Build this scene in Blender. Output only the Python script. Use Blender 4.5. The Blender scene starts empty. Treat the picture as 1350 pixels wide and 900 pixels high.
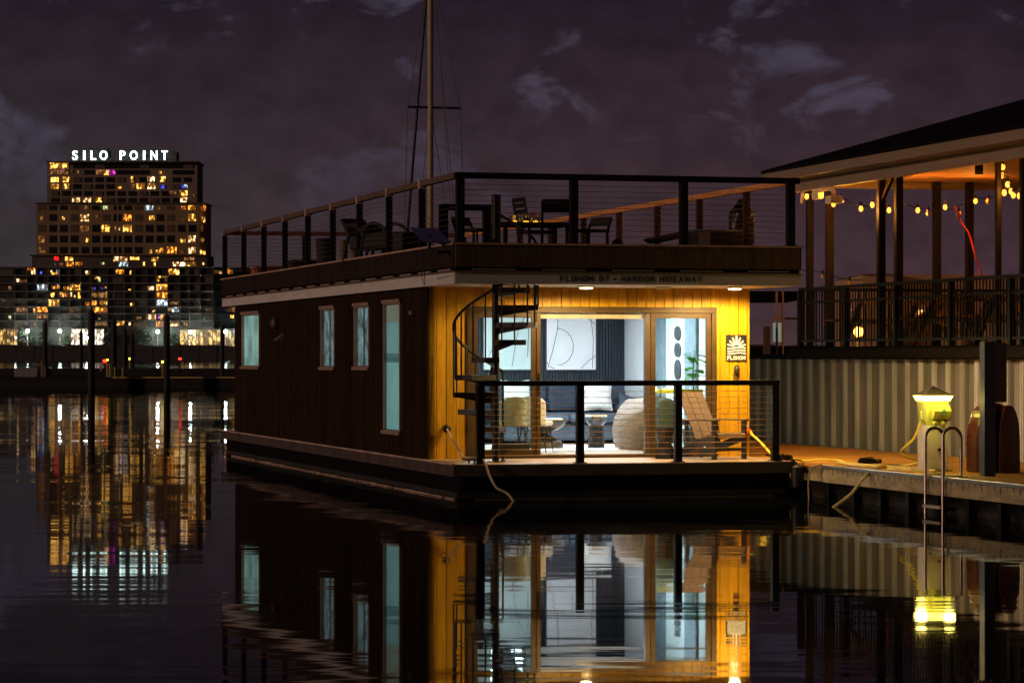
import bpy, math, random
from mathutils import Vector, Matrix
R = math.radians
random.seed(7)
scene = bpy.context.scene
COL = scene.collection
# ------------------------------------------------------------------ camera
F = 3750.0            # focal length in photograph pixels (100 mm on a 36 mm frame)
HC = 2.0              # camera height above the water
HZ = 470.0            # image row of the horizon
cam_d = bpy.data.cameras.new("camera"); cam = bpy.data.objects.new("camera", cam_d); COL.objects.link(cam)
cam.location = (0, 0, HC); cam.rotation_euler = (R(90), 0, 0)
cam_d.sensor_width = 36; cam_d.lens = 100.0; cam_d.shift_y = 20.0 / 1350.0
cam_d.clip_start = 0.5; cam_d.clip_end = 12000
scene.camera = cam
# ------------------------------------------------------------------ world: dusk sky seen through city-lit cloud
world = bpy.data.worlds.new("World"); scene.world = world; world.use_nodes = True
def build_world():
    nt = world.node_tree; N = nt.nodes; L = nt.links; N.clear()
    out = N.new('ShaderNodeOutputWorld'); bg = N.new('ShaderNodeBackground'); bg.inputs['Strength'].default_value = 1.0
    L.new(bg.outputs[0], out.inputs[0])
    sky = N.new('ShaderNodeTexSky'); sky.sky_type = 'NISHITA'; sky.sun_disc = False
    sky.sun_elevation = R(-4); sky.sun_rotation = R(254); 
    tc = N.new('ShaderNodeTexCoord'); sep = N.new('ShaderNodeSeparateXYZ'); L.new(tc.outputs['Generated'], sep.inputs[0])
    # low-frequency glow by elevation and azimuth
    el = N.new('ShaderNodeMapRange'); el.inputs['From Min'].default_value = 0.0; el.inputs['From Max'].default_value = 0.125
    L.new(sep.outputs['Z'], el.inputs['Value'])
    az = N.new('ShaderNodeMapRange'); az.inputs['From Min'].default_value = -0.17; az.inputs['From Max'].default_value = 0.06
    L.new(sep.outputs['X'], az.inputs['Value'])
    low = N.new('ShaderNodeMix'); low.data_type = 'RGBA'
    low.inputs[6].default_value = (.046, .039, .040, 1); low.inputs[7].default_value = (.063, .034, .040, 1)
    L.new(az.outputs[0], low.inputs[0])
    top = N.new('ShaderNodeMix'); top.data_type = 'RGBA'; top.inputs[7].default_value = (.0195, .0120, .0205, 1)
    L.new(low.outputs[2], top.inputs[6]); L.new(el.outputs[0], top.inputs[0])
    el2 = N.new('ShaderNodeMapRange'); el2.inputs['From Min'].default_value = 0.105; el2.inputs['From Max'].default_value = 0.19; L.new(sep.outputs['Z'], el2.inputs['Value'])
    top2 = N.new('ShaderNodeMix'); top2.data_type = 'RGBA'; top2.inputs[7].default_value = (.0075, .0050, .0080, 1)
    L.new(top.outputs[2], top2.inputs[6]); L.new(el2.outputs[0], top2.inputs[0]); top = top2
    # broken cloud: bluish gaps
    mp = N.new('ShaderNodeMapping'); mp.inputs['Scale'].default_value = (26, 26, 40); mp.inputs['Location'].default_value = (21, 8, 2)
    L.new(tc.outputs['Generated'], mp.inputs['Vector'])
    nz = N.new('ShaderNodeTexNoise'); nz.inputs['Scale'].default_value = 1.0; nz.inputs['Detail'].default_value = 9; nz.inputs['Roughness'].default_value = .56
    nz.inputs['Distortion'].default_value = .5
    L.new(mp.outputs[0], nz.inputs['Vector'])
    gap = N.new('ShaderNodeMapRange'); gap.interpolation_type = 'SMOOTHSTEP'
    gap.inputs['From Min'].default_value = .555; gap.inputs['From Max'].default_value = .66; L.new(nz.outputs[0], gap.inputs['Value'])
    hi = N.new('ShaderNodeMapRange'); hi.inputs['From Min'].default_value = .035; hi.inputs['From Max'].default_value = .085
    L.new(sep.outputs['Z'], hi.inputs['Value'])
    hz = N.new('ShaderNodeMath'); hz.operation = 'MULTIPLY'; L.new(gap.outputs[0], hz.inputs[0]); L.new(hi.outputs[0], hz.inputs[1])
    hz2 = N.new('ShaderNodeMath'); hz2.operation = 'MULTIPLY'; hz2.inputs[1].default_value = .62; 
    el3 = N.new('ShaderNodeMapRange'); el3.inputs['From Min'].default_value = 0.13; el3.inputs['From Max'].default_value = 0.20; el3.inputs['To Min'].default_value = .66; el3.inputs['To Max'].default_value = .1
    L.new(sep.outputs['Z'], el3.inputs['Value']); L.new(el3.outputs[0], hz2.inputs[1]); L.new(hz.outputs[0], hz2.inputs[0])
    gp = N.new('ShaderNodeMix'); gp.data_type = 'RGBA'; gp.inputs[7].default_value = (.066, .055, .088, 1)
    L.new(top.outputs[2], gp.inputs[6]); L.new(hz2.outputs[0], gp.inputs[0])
    # soft mottling of the cloud deck
    n2 = N.new('ShaderNodeTexNoise'); n2.inputs['Scale'].default_value = 2.6; n2.inputs['Detail'].default_value = 5
    L.new(mp.outputs[0], n2.inputs['Vector'])
    mr = N.new('ShaderNodeMapRange'); mr.inputs['From Min'].default_value = .3; mr.inputs['From Max'].default_value = .7
    mr.inputs['To Min'].default_value = .80; mr.inputs['To Max'].default_value = 1.16; L.new(n2.outputs[0], mr.inputs['Value'])
    mu = N.new('ShaderNodeVectorMath'); mu.operation = 'SCALE'; L.new(gp.outputs[2], mu.inputs[0]); L.new(mr.outputs[0], mu.inputs['Scale'])
    sc = N.new('ShaderNodeVectorMath'); sc.operation = 'SCALE'; sc.inputs['Scale'].default_value = .05; L.new(sky.outputs[0], sc.inputs[0])
    ad = N.new('ShaderNodeVectorMath'); ad.operation = 'ADD'; L.new(mu.outputs[0], ad.inputs[0]); L.new(sc.outputs[0], ad.inputs[1])
    L.new(ad.outputs[0], bg.inputs['Color'])
build_world()
# ------------------------------------------------------------------ distant warm marina floodlight, low from the left
sl = bpy.data.lights.new("sun", 'SUN'); sl.energy = 0.95; sl.angle = R(3); sl.color = (1.0, .62, .47)
sun = bpy.data.objects.new("sun", sl); COL.objects.link(sun)
sun.rotation_euler = Vector((0.93, 0.42, -0.16)).to_track_quat('-Z', 'Y').to_euler()
scene.view_settings.view_transform = 'Standard'; scene.view_settings.look = 'None'
scene.view_settings.gamma = 1; scene.view_settings.use_curve_mapping = False; scene.view_settings.exposure = 0.0
cy = scene.cycles
cy.max_bounces = 8; cy.diffuse_bounces = 3; cy.glossy_bounces = 4; cy.transmission_bounces = 4; cy.transparent_max_bounces = 12
cy.sample_clamp_indirect = 90; cy.caustics_reflective = False; cy.caustics_refractive = False
cy.use_denoising = True
try: cy.denoiser = 'OPENIMAGEDENOISE'
except Exception: pass
cy.use_light_tree = True

# ------------------------------------------------------------------ frames
OX, OY = -.79, 39.5
ux, uy = .9638, .2665
vx, vy = -.2665, .9638
BROT = math.atan2(uy, ux)
def b2w(U, V, z=0): return Vector((OX + U*ux + V*vx, OY + U*uy + V*vy, z))
def fU(px, V): t = (px-675)/F; return (t*(OY+V*vy) - OX - V*vx)/(ux - t*uy)
def fV(px, U): t = (px-675)/F; return (t*(OY+U*uy) - OX - U*ux)/(vx - t*vy)
def bz(py, U, V): return HC - (py-HZ)/F*(OY + U*uy + V*vy)
def W(px, py, Y): return ((px-675)/F*Y, Y, HC - (py-HZ)/F*Y)
def wx(px, Y): return (px-675)/F*Y
def wz(py, Y): return HC - (py-HZ)/F*Y

# ------------------------------------------------------------------ materials
MATS = {}
def nodes_of(name):
    m = bpy.data.materials.new(name); m.use_nodes = True; nt = m.node_tree
    MATS[name] = m
    return m, nt, nt.nodes, nt.links, nt.nodes['Principled BSDF']
def mat(name, c, rough=.6, metal=0, var=.18, scale=6, bump=0.0, stretch=(1, 1, 1), spec=.5, bscale=None, coat=0):
    if name in MATS: return MATS[name]
    m, nt, N, L, P = nodes_of(name)
    tc = N.new('ShaderNodeTexCoord'); mp = N.new('ShaderNodeMapping'); mp.inputs['Scale'].default_value = stretch
    L.new(tc.outputs['Object'], mp.inputs[0])
    nz = N.new('ShaderNodeTexNoise'); nz.inputs['Scale'].default_value = scale; nz.inputs['Detail'].default_value = 6; L.new(mp.outputs[0], nz.inputs['Vector'])
    mx = N.new('ShaderNodeMix'); mx.data_type = 'RGBA'
    mr = N.new('ShaderNodeMapRange'); mr.inputs['From Min'].default_value = .3; mr.inputs['From Max'].default_value = .7; L.new(nz.outputs[0], mr.inputs[0])
    L.new(mr.outputs[0], mx.inputs[0])
    mx.inputs[6].default_value = tuple(x*(1-var) for x in c) + (1,); mx.inputs[7].default_value = tuple(min(1, x*(1+var)) for x in c) + (1,)
    L.new(mx.outputs[2], P.inputs['Base Color'])
    rr = N.new('ShaderNodeMapRange'); rr.inputs['To Min'].default_value = max(.02, rough-.08); rr.inputs['To Max'].default_value = min(1, rough+.1)
    L.new(nz.outputs[0], rr.inputs[0]); L.new(rr.outputs[0], P.inputs['Roughness'])
    P.inputs['Metallic'].default_value = metal; P.inputs['Specular IOR Level'].default_value = spec
    if coat: P.inputs['Coat Weight'].default_value = coat
    if bump:
        n2 = N.new('ShaderNodeTexNoise'); n2.inputs['Scale'].default_value = bscale or scale*4; n2.inputs['Detail'].default_value = 4; L.new(mp.outputs[0], n2.inputs['Vector'])
        b = N.new('ShaderNodeBump'); b.inputs['Strength'].default_value = bump; b.inputs['Distance'].default_value = .02
        L.new(n2.outputs[0], b.inputs['Height']); L.new(b.outputs[0], P.inputs['Normal'])
    return m
def wood(name, c, axis, width, rough=.55, var=.35, grain=1.0, spec=.35):
    """vertical (z) or lengthwise boards: colour changes board by board, with stretched grain. axis = board-crossing axis"""
    if name in MATS: return MATS[name]
    m, nt, N, L, P = nodes_of(name)
    tc = N.new('ShaderNodeTexCoord'); sp = N.new('ShaderNodeSeparateXYZ'); L.new(tc.outputs['Object'], sp.inputs[0])
    dv = N.new('ShaderNodeMath'); dv.operation = 'DIVIDE'; dv.inputs[1].default_value = width; L.new(sp.outputs['XYZ'.index(axis)], dv.inputs[0])
    fl = N.new('ShaderNodeMath'); fl.operation = 'FLOOR'; L.new(dv.outputs[0], fl.inputs[0])
    wn = N.new('ShaderNodeTexWhiteNoise'); wn.noise_dimensions = '1D'; L.new(fl.outputs[0], wn.inputs['W'])
    mp = N.new('ShaderNodeMapping')
    s = {'X': (30, 30, 2.2), 'Y': (30, 30, 2.2), 'x': (22, 1.5, 22), 'y': (1.5, 22, 22)}
    mp.inputs['Scale'].default_value = s[axis] if axis in 'XY' else s[axis]
    L.new(tc.outputs['Object'], mp.inputs[0])
    ad = N.new('ShaderNodeVectorMath'); ad.operation = 'ADD'; L.new(mp.outputs[0], ad.inputs[0])
    sc = N.new('ShaderNodeVectorMath'); sc.operation = 'SCALE'; sc.inputs['Scale'].default_value = 17; L.new(wn.outputs['Color'], sc.inputs[0]); L.new(sc.outputs[0], ad.inputs[1])
    nz = N.new('ShaderNodeTexNoise'); nz.inputs['Scale'].default_value = 1; nz.inputs['Detail'].default_value = 5; nz.inputs['Distortion'].default_value = 1.2
    L.new(ad.outputs[0], nz.inputs['Vector'])
    v1 = N.new('ShaderNodeMapRange'); v1.inputs['From Min'].default_value = .25; v1.inputs['From Max'].default_value = .75
    v1.inputs['To Min'].default_value = 1-var*grain; v1.inputs['To Max'].default_value = 1+var*.5*grain; L.new(nz.outputs[0], v1.inputs[0])
    v2 = N.new('ShaderNodeMapRange'); v2.inputs['To Min'].default_value = 1-var*.5; v2.inputs['To Max'].default_value = 1+var*.3; L.new(wn.outputs['Value'], v2.inputs[0])
    mu = N.new('ShaderNodeMath'); mu.operation = 'MULTIPLY'; L.new(v1.outputs[0], mu.inputs[0]); L.new(v2.outputs[0], mu.inputs[1])
    cs = N.new('ShaderNodeVectorMath'); cs.operation = 'SCALE'; cs.inputs[0].default_value = c; L.new(mu.outputs[0], cs.inputs['Scale'])
    L.new(cs.outputs[0], P.inputs['Base Color']); P.inputs['Roughness'].default_value = rough; P.inputs['Specular IOR Level'].default_value = spec
    b = N.new('ShaderNodeBump'); b.inputs['Strength'].default_value = .25; b.inputs['Distance'].default_value = .01; L.new(nz.outputs[0], b.inputs['Height']); L.new(b.outputs[0], P.inputs['Normal'])
    return m
def emit(name, c, s, var=0.0, scale=3.0, sample=False, base=(.2, .2, .2)):
    if name in MATS: return MATS[name]
    m, nt, N, L, P = nodes_of(name)
    P.inputs['Base Color'].default_value = base + (1,); P.inputs['Emission Color'].default_value = c + (1,); P.inputs['Emission Strength'].default_value = s
    if var:
        tc = N.new('ShaderNodeTexCoord'); nz = N.new('ShaderNodeTexNoise'); nz.inputs['Scale'].default_value = scale; nz.inputs['Detail'].default_value = 3
        L.new(tc.outputs['Object'], nz.inputs['Vector'])
        mr = N.new('ShaderNodeMapRange'); mr.inputs['From Min'].default_value = .32; mr.inputs['From Max'].default_value = .68
        mr.inputs['To Min'].default_value = s*(1-var); mr.inputs['To Max'].default_value = s*(1+var); L.new(nz.outputs[0], mr.inputs[0]); L.new(mr.outputs[0], P.inputs['Emission Strength'])
    m.cycles.emission_sampling = 'AUTO' if sample else 'NONE'
    return m
def city(name, dim, bright, sd, sb, scale=.55, cut=.54):
    m, nt, N, L, P = nodes_of(name)
    P.inputs['Base Color'].default_value = (.05, .04, .03, 1)
    tc = N.new('ShaderNodeTexCoord'); oi = N.new('ShaderNodeObjectInfo')
    ad = N.new('ShaderNodeVectorMath'); ad.operation = 'ADD'; L.new(tc.outputs['Object'], ad.inputs[0])
    sc = N.new('ShaderNodeVectorMath'); sc.operation = 'SCALE'; sc.inputs[0].default_value = (31, 7, 57); L.new(oi.outputs['Random'], sc.inputs['Scale']); L.new(sc.outputs[0], ad.inputs[1])
    mp = N.new('ShaderNodeMapping'); mp.inputs['Scale'].default_value = (1.5, 1, .85); L.new(ad.outputs[0], mp.inputs[0])
    nz = N.new('ShaderNodeTexNoise'); nz.inputs['Scale'].default_value = scale; nz.inputs['Detail'].default_value = 2.5; L.new(mp.outputs[0], nz.inputs['Vector'])
    mr = N.new('ShaderNodeMapRange'); mr.interpolation_type = 'SMOOTHSTEP'; mr.inputs['From Min'].default_value = cut-.09; mr.inputs['From Max'].default_value = cut+.09; L.new(nz.outputs[0], mr.inputs[0])
    mx = N.new('ShaderNodeMix'); mx.data_type = 'RGBA'; L.new(mr.outputs[0], mx.inputs[0]); mx.inputs[6].default_value = dim+(1,); mx.inputs[7].default_value = bright+(1,)
    L.new(mx.outputs[2], P.inputs['Emission Color'])
    ms = N.new('ShaderNodeMapRange'); L.new(mr.outputs[0], ms.inputs[0]); ms.inputs['To Min'].default_value = sd; ms.inputs['To Max'].default_value = sb
    v = N.new('ShaderNodeMapRange'); L.new(oi.outputs['Random'], v.inputs[0]); v.inputs['To Min'].default_value = .55; v.inputs['To Max'].default_value = 1.25
    mu = N.new('ShaderNodeMath'); mu.operation = 'MULTIPLY'; L.new(ms.outputs[0], mu.inputs[0]); L.new(v.outputs[0], mu.inputs[1]); L.new(mu.outputs[0], P.inputs['Emission Strength'])
    m.cycles.emission_sampling = 'NONE'
    return m
def glass(name, tint, fac=.10, rough=.0, edge=.6):
    if name in MATS: return MATS[name]
    m, nt, N, L, P = nodes_of(name); N.remove(P)
    out = N['Material Output']; tr = N.new('ShaderNodeBsdfTransparent'); tr.inputs[0].default_value = tint + (1,)
    gl = N.new('ShaderNodeBsdfGlossy'); gl.inputs['Roughness'].default_value = rough
    fr = N.new('ShaderNodeLayerWeight'); fr.inputs['Blend'].default_value = .5
    pw = N.new('ShaderNodeMath'); pw.operation = 'POWER'; pw.inputs[1].default_value = 5; L.new(fr.outputs['Facing'], pw.inputs[0])
    ad = N.new('ShaderNodeMath'); ad.operation = 'MULTIPLY_ADD'; ad.use_clamp = True; ad.inputs[1].default_value = edge; ad.inputs[2].default_value = fac*.6; L.new(pw.outputs[0], ad.inputs[0])
    mx = N.new('ShaderNodeMixShader'); L.new(ad.outputs[0], mx.inputs[0]); L.new(tr.outputs[0], mx.inputs[1]); L.new(gl.outputs[0], mx.inputs[2]); L.new(mx.outputs[0], out.inputs[0])
    return m

M_black = mat('black_metal', (.010, .009, .008), .5, 0, .2, spec=.25)
M_steel = mat('stainless_steel', (.62, .6, .57), .25, 1, .08)
M_cable = mat('steel_cable', (.5, .45, .38), .35, 1, .05)
M_white = mat('white_fascia', (.52, .50, .47), .5, 0, .10, 2.2, stretch=(1, 1, 6))
M_bronze = mat('bronze_frame', (.062, .034, .012), .5, .05, .2, spec=.3)
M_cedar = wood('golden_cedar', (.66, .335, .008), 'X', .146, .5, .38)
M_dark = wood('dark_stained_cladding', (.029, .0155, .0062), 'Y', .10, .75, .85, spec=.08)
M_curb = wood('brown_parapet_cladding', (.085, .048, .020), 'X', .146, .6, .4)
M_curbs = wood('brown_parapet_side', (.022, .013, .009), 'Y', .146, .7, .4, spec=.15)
M_trim = mat('wood_trim', (.34, .22, .15), .6, 0, .25, 8, stretch=(1, .2, 1))
M_deck = wood('deck_boards', (.42, .27, .18), 'Y', .14, .55, .3)
M_hull = mat('black_hull', (.004, .0032, .0026), .7, 0, .3, spec=.06)
M_skirt = mat('hull_skirt', (.050, .032, .026), .65, 0, .3, 3)
M_dock = wood('dock_planks', (.60, .28, .04), 'Y', .14, .6, .35)
M_conc = mat('weathered_edge', (.25, .20, .105), .8, 0, .35, 4, .3, stretch=(1, 1, 3))
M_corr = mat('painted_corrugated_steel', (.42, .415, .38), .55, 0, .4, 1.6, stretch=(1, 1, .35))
M_alu = mat('aluminium', (.5, .48, .44), .35, 1, .1)

# ------------------------------------------------------------------ mesh builder
class MB:
    def __init__(s): s.v = []; s.f = []
    def add(s, vs, fs):
        o = len(s.v); s.v += [tuple(v) for v in vs]; s.f += [tuple(i+o for i in f) for f in fs]; return s
    def box(s, x0, x1, y0, y1, z0, z1):
        if x0 > x1: x0, x1 = x1, x0
        if y0 > y1: y0, y1 = y1, y0
        if z0 > z1: z0, z1 = z1, z0
        return s.add([(x0,y0,z0),(x1,y0,z0),(x1,y1,z0),(x0,y1,z0),(x0,y0,z1),(x1,y0,z1),(x1,y1,z1),(x0,y1,z1)],
                     [(0,3,2,1),(4,5,6,7),(0,1,5,4),(1,2,6,5),(2,3,7,6),(3,0,4,7)])
    def bar(s, a, b, w, h, up=(0,0,1)):
        a = Vector(a); b = Vector(b); d = (b-a).normalized(); u = Vector(up)
        sd = d.cross(u)
        if sd.length < 1e-4: sd = d.cross(Vector((0,1,0)))
        sd.normalize(); u = sd.cross(d).normalized()
        vs = []
        for p in (a, b):
            for i, j in ((-1,-1),(1,-1),(1,1),(-1,1)): vs.append(p + sd*(i*w/2) + u*(j*h/2))
        return s.add(vs, [(0,1,2,3),(7,6,5,4),(0,4,5,1),(1,5,6,2),(2,6,7,3),(3,7,4,0)])
    def tube(s, pts, r, n=8, cap=True):
        P = [Vector(p) for p in pts]; rs = r if isinstance(r, (list, tuple)) else [r]*len(P)
        o = len(s.v); ref = None
        for i, p in enumerate(P):
            d = (P[min(i+1, len(P)-1)] - P[max(i-1, 0)]).normalized()
            if ref is None: ref = Vector((0,0,1)) if abs(d.z) < .9 else Vector((1,0,0))
            a = d.cross(ref)
            if a.length < 1e-4: a = d.cross(Vector((0,1,0)))
            a.normalize(); b = d.cross(a).normalized(); ref = -b if False else a.cross(d)
            for k in range(n):
                t = 2*math.pi*k/n; s.v.append(tuple(p + a*(math.cos(t)*rs[i]) + b*(math.sin(t)*rs[i])))
        for i in range(len(P)-1):
            for k in range(n):
                k2 = (k+1) % n; s.f.append((o+i*n+k, o+i*n+k2, o+(i+1)*n+k2, o+(i+1)*n+k))
        if cap: s.f.append(tuple(o+k for k in reversed(range(n)))); s.f.append(tuple(o+(len(P)-1)*n+k for k in range(n)))
        return s
    def lathe(s, prof, c=(0,0), n=24):
        o = len(s.v)
        for r, z in prof:
            for k in range(n):
                t = 2*math.pi*k/n; s.v.append((c[0]+r*math.cos(t), c[1]+r*math.sin(t), z))
        for i in range(len(prof)-1):
            for k in range(n):
                k2 = (k+1) % n; s.f.append((o+i*n+k, o+i*n+k2, o+(i+1)*n+k2, o+(i+1)*n+k))
        s.f.append(tuple(o+k for k in reversed(range(n)))); s.f.append(tuple(o+(len(prof)-1)*n+k for k in range(n)))
        return s
    def prism(s, poly, a, b, plane='xz'):
        """polygon in plane, extruded from a to b along the remaining axis"""
        n = len(poly)
        def P(p, t): return {'xz': (p[0], t, p[1]), 'yz': (t, p[0], p[1]), 'xy': (p[0], p[1], t)}[plane]
        vs = [P(p, a) for p in poly] + [P(p, b) for p in poly]
        return s.add(vs, [tuple(range(n)), tuple(reversed(range(n, 2*n)))] + [(i, n+i, n+(i+1) % n, (i+1) % n) for i in range(n)])
    def ball(s, c, r, e=1.0, nu=20, nv=12, rot=None):
        """super-ellipsoid; e<1 gives boxier shapes"""
        rx, ry, rz = r if isinstance(r, (tuple, list)) else (r, r, r)
        sg = lambda x, p: math.copysign(abs(x)**p, x)
        o = len(s.v); c = Vector(c)
        for i in range(nv+1):
            ph = -math.pi/2 + math.pi*i/nv
            for k in range(nu):
                t = 2*math.pi*k/nu
                p = Vector((rx*sg(math.cos(ph), e)*sg(math.cos(t), e), ry*sg(math.cos(ph), e)*sg(math.sin(t), e), rz*sg(math.sin(ph), e)))
                if rot: p = rot @ p
                s.v.append(tuple(c+p))
        for i in range(nv):
            for k in range(nu):
                k2 = (k+1) % nu; s.f.append((o+i*nu+k, o+i*nu+k2, o+(i+1)*nu+k2, o+(i+1)*nu+k))
        return s
    def pillow(s, c, w, h, t, rot, n=12):
        """square cushion with pinched corners, w x h in local x,z and thickness t in y"""
        o = len(s.v); c = Vector(c)
        for side in (1, -1):
            for i in range(n+1):
                for j in range(n+1):
                    a = -1+2*i/n; b = -1+2*j/n
                    th = (max(0, (1-a**2))*max(0, (1-b**2)))**.42
                    pin = 1-.10*(1-abs(a*b))*max(abs(a), abs(b))
                    p = Vector((a*w/2*pin, side*t/2*th, b*h/2*pin)); s.v.append(tuple(c + rot @ p))
        m = (n+1)**2
        for q in (0, 1):
            for i in range(n):
                for j in range(n):
                    f = [o+q*m+i*(n+1)+j, o+q*m+(i+1)*(n+1)+j, o+q*m+(i+1)*(n+1)+j+1, o+q*m+i*(n+1)+j+1]
                    s.f.append(tuple(f if q else f[::-1]))
        return s

STROKES = {
 'F': [[(0,0),(0,1),(1,1)],[(0,.52),(.85,.52)]], 'L': [[(0,1),(0,0),(1,0)]], 'H': [[(0,0),(0,1)],[(1,0),(1,1)],[(0,.52),(1,.52)]],
 'O': [[(.5+.5*math.copysign(abs(math.cos(a))**.75, math.cos(a)), .5+.5*math.copysign(abs(math.sin(a))**.75, math.sin(a))) for a in [i*math.pi/9 for i in range(19)]]],
 'M': [[(0,0),(0,1),(.5,.35),(1,1),(1,0)]], 'A': [[(0,0),(.5,1),(1,0)],[(.18,.32),(.82,.32)]], 'R': [[(0,0),(0,1),(.7,1),(.95,.88),(.95,.62),(.7,.5),(0,.5)],[(.55,.5),(1,0)]],
 'B': [[(0,0),(0,1),(.65,1),(.9,.88),(.9,.65),(.65,.54),(0,.54)],[(.65,.54),(1,.40),(1,.14),(.7,0),(0,0)]], 'I': [[(0,0),(0,1)]],
 'D': [[(0,0),(0,1),(.6,1),(1,.72),(1,.28),(.6,0),(0,0)]], 'E': [[(1,1),(0,1),(0,0),(1,0)],[(0,.52),(.85,.52)]], 'W': [[(0,1),(.25,0),(.5,.75),(.75,0),(1,1)]],
 'Y': [[(0,1),(.5,.5),(1,1)],[(.5,.5),(.5,0)]], '7': [[(0,1),(1,1),(.38,0)]]}
STROKES['0'] = STROKES['O']
ADV = {'I': .0, 'W': .82, 'M': .66}
def stroke_text(mb, word, a, b, zb, zt, y, th, depth):
    """monoline capitals between a and b in the xz plane at depth y"""
    adv = [ADV.get(c, .54) for c in word]; gap = .34
    tot = sum(adv) + gap*(len(word)-1); k = (b-a-th)/tot; x = a+th/2
    H = zt-zb-th; z0 = zb+th/2
    for c, w in zip(word, adv):
        for st in STROKES[c]:
            P = [(x+u_*w*k, y, z0+v_*H) for u_, v_ in st]
            for p0, p1 in zip(P, P[1:]):
                d = (Vector(p1)-Vector(p0)).normalized()*(th*.42)
                mb.bar(Vector(p0)-d, Vector(p1)+d, th, depth, (0, 1, 0))
        x += (w+gap)*k
    return mb
def set_props(o, label=None, cat=None, group=None, kind=None):
    if label: o['label'] = label
    if cat: o['category'] = cat
    if group: o['group'] = group
    if kind: o['kind'] = kind
def mesh_obj(name, mb, material, origin=(0,0,0), smooth=False, bevel=0, parent=None):
    me = bpy.data.meshes.new(name)
    ox, oy, oz = origin
    me.from_pydata([(x-ox, y-oy, z-oz) for x, y, z in mb.v], [], mb.f); me.update()
    if smooth:
        me.polygons.foreach_set('use_smooth', [True]*len(me.polygons))
        try: me.set_sharp_from_angle(angle=R(35))
        except Exception: pass
    o = bpy.data.objects.new(name, me); COL.objects.link(o)
    me.materials.append(material)
    if bevel:
        b = o.modifiers.new('bevel', 'BEVEL'); b.width = bevel; b.segments = 2; b.limit_method = 'ANGLE'
    if parent is not None: o.parent = parent
    return o
def thing(name, label, cat, origin, frame='B', group=None, kind=None):
    """an Empty at the thing's base; frame B = moored houseboat's axes, W = world axes"""
    o = bpy.data.objects.new(name, None); COL.objects.link(o); o.empty_display_size = .2
    if frame == 'B': o.location = b2w(*origin); o.rotation_euler.z = BROT
    else: o.location = origin
    set_props(o, label, cat, group, kind); o['_o'] = origin
    return o
def root_of(o):
    while o.parent: o = o.parent
    return o
def part(name, mb, material, parent, smooth=False, bevel=0, label=None, kind=None):
    o = mesh_obj(name, mb, material, tuple(root_of(parent)['_o']), smooth, bevel, parent)
    set_props(o, label, None, None, kind)
    return o
def single(name, mb, material, label, cat, origin, frame='B', group=None, kind=None, smooth=False, bevel=0):
    o = mesh_obj(name, mb, material, origin, smooth, bevel)
    if frame == 'B': o.location = b2w(*origin); o.rotation_euler.z = BROT
    else: o.location = origin
    set_props(o, label, cat, group, kind)
    return o
def copy_tree(o, parent=None):
    c = o.copy(); COL.objects.link(c); c.parent = parent
    for ch in list(o.children):
        copy_tree(ch, c)
    return c
def place_world(o, U, V, z, rz=0):
    o.location = b2w(U, V, z); o.rotation_euler.z = BROT + rz
def light(name, kind, parent, loc, energy, color, size=.1, rot=None, spot=None, blend=.6):
    """loc in the parent's root frame coordinates"""
    d = bpy.data.lights.new(name, kind); d.energy = energy; d.color = color
    if kind == 'AREA': d.shape = 'DISK' if isinstance(size, float) else 'RECTANGLE'
    if kind == 'AREA':
        if isinstance(size, float): d.size = size
        else: d.size, d.size_y = size
    elif kind in ('POINT', 'SPOT'): d.shadow_soft_size = size
    if kind == 'SPOT': d.spot_size = R(spot); d.spot_blend = blend
    o = bpy.data.objects.new(name, d); COL.objects.link(o); o.parent = parent
    og = root_of(parent)['_o']; o.location = (loc[0]-og[0], loc[1]-og[1], loc[2]-og[2])
    if rot: o.rotation_euler = rot
    return o
def text_mb(s, size, bold=.0, depth=.01, spacing=1.0):
    """flat lettering mesh in the xz plane, facing -y, left-bottom at origin; returns MB and width"""
    cu = bpy.data.curves.new('t', 'FONT'); cu.body = s; cu.size = size; cu.extrude = depth/2; cu.offset = bold; cu.space_character = spacing
    cu.resolution_u = 4
    o = bpy.data.objects.new('t', cu); COL.objects.link(o)
    bpy.context.view_layer.update()
    me = bpy.data.meshes.new_from_object(o.evaluated_get(bpy.context.evaluated_depsgraph_get()))
    mb = MB(); mb.v = [(v.co.x, -v.co.z, v.co.y) for v in me.vertices]; mb.f = [tuple(p.vertices) for p in me.polygons]
    bpy.data.objects.remove(o); bpy.data.curves.remove(cu); bpy.data.meshes.remove(me)
    return mb, max(v[0] for v in mb.v)
def xform(mb, sx=1, sz=1, dx=0, dy=0, dz=0):
    mb.v = [(x*sx+dx, y+dy, z*sz+dz) for x, y, z in mb.v]; return mb

def smooth_path(P, n=8):
    P = [Vector(p) for p in P]; out = []
    Q_ = [P[0]*2-P[1]] + P + [P[-1]*2-P[-2]]
    for i in range(1, len(Q_)-2):
        p0, p1, p2, p3 = Q_[i-1:i+3]
        for j in range(n):
            t = j/n; out.append(.5*((2*p1)+(-p0+p2)*t+(2*p0-5*p1+4*p2-p3)*t*t+(-p0+3*p1-3*p2+p3)*t**3))
    out.append(P[-1]); return out

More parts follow.
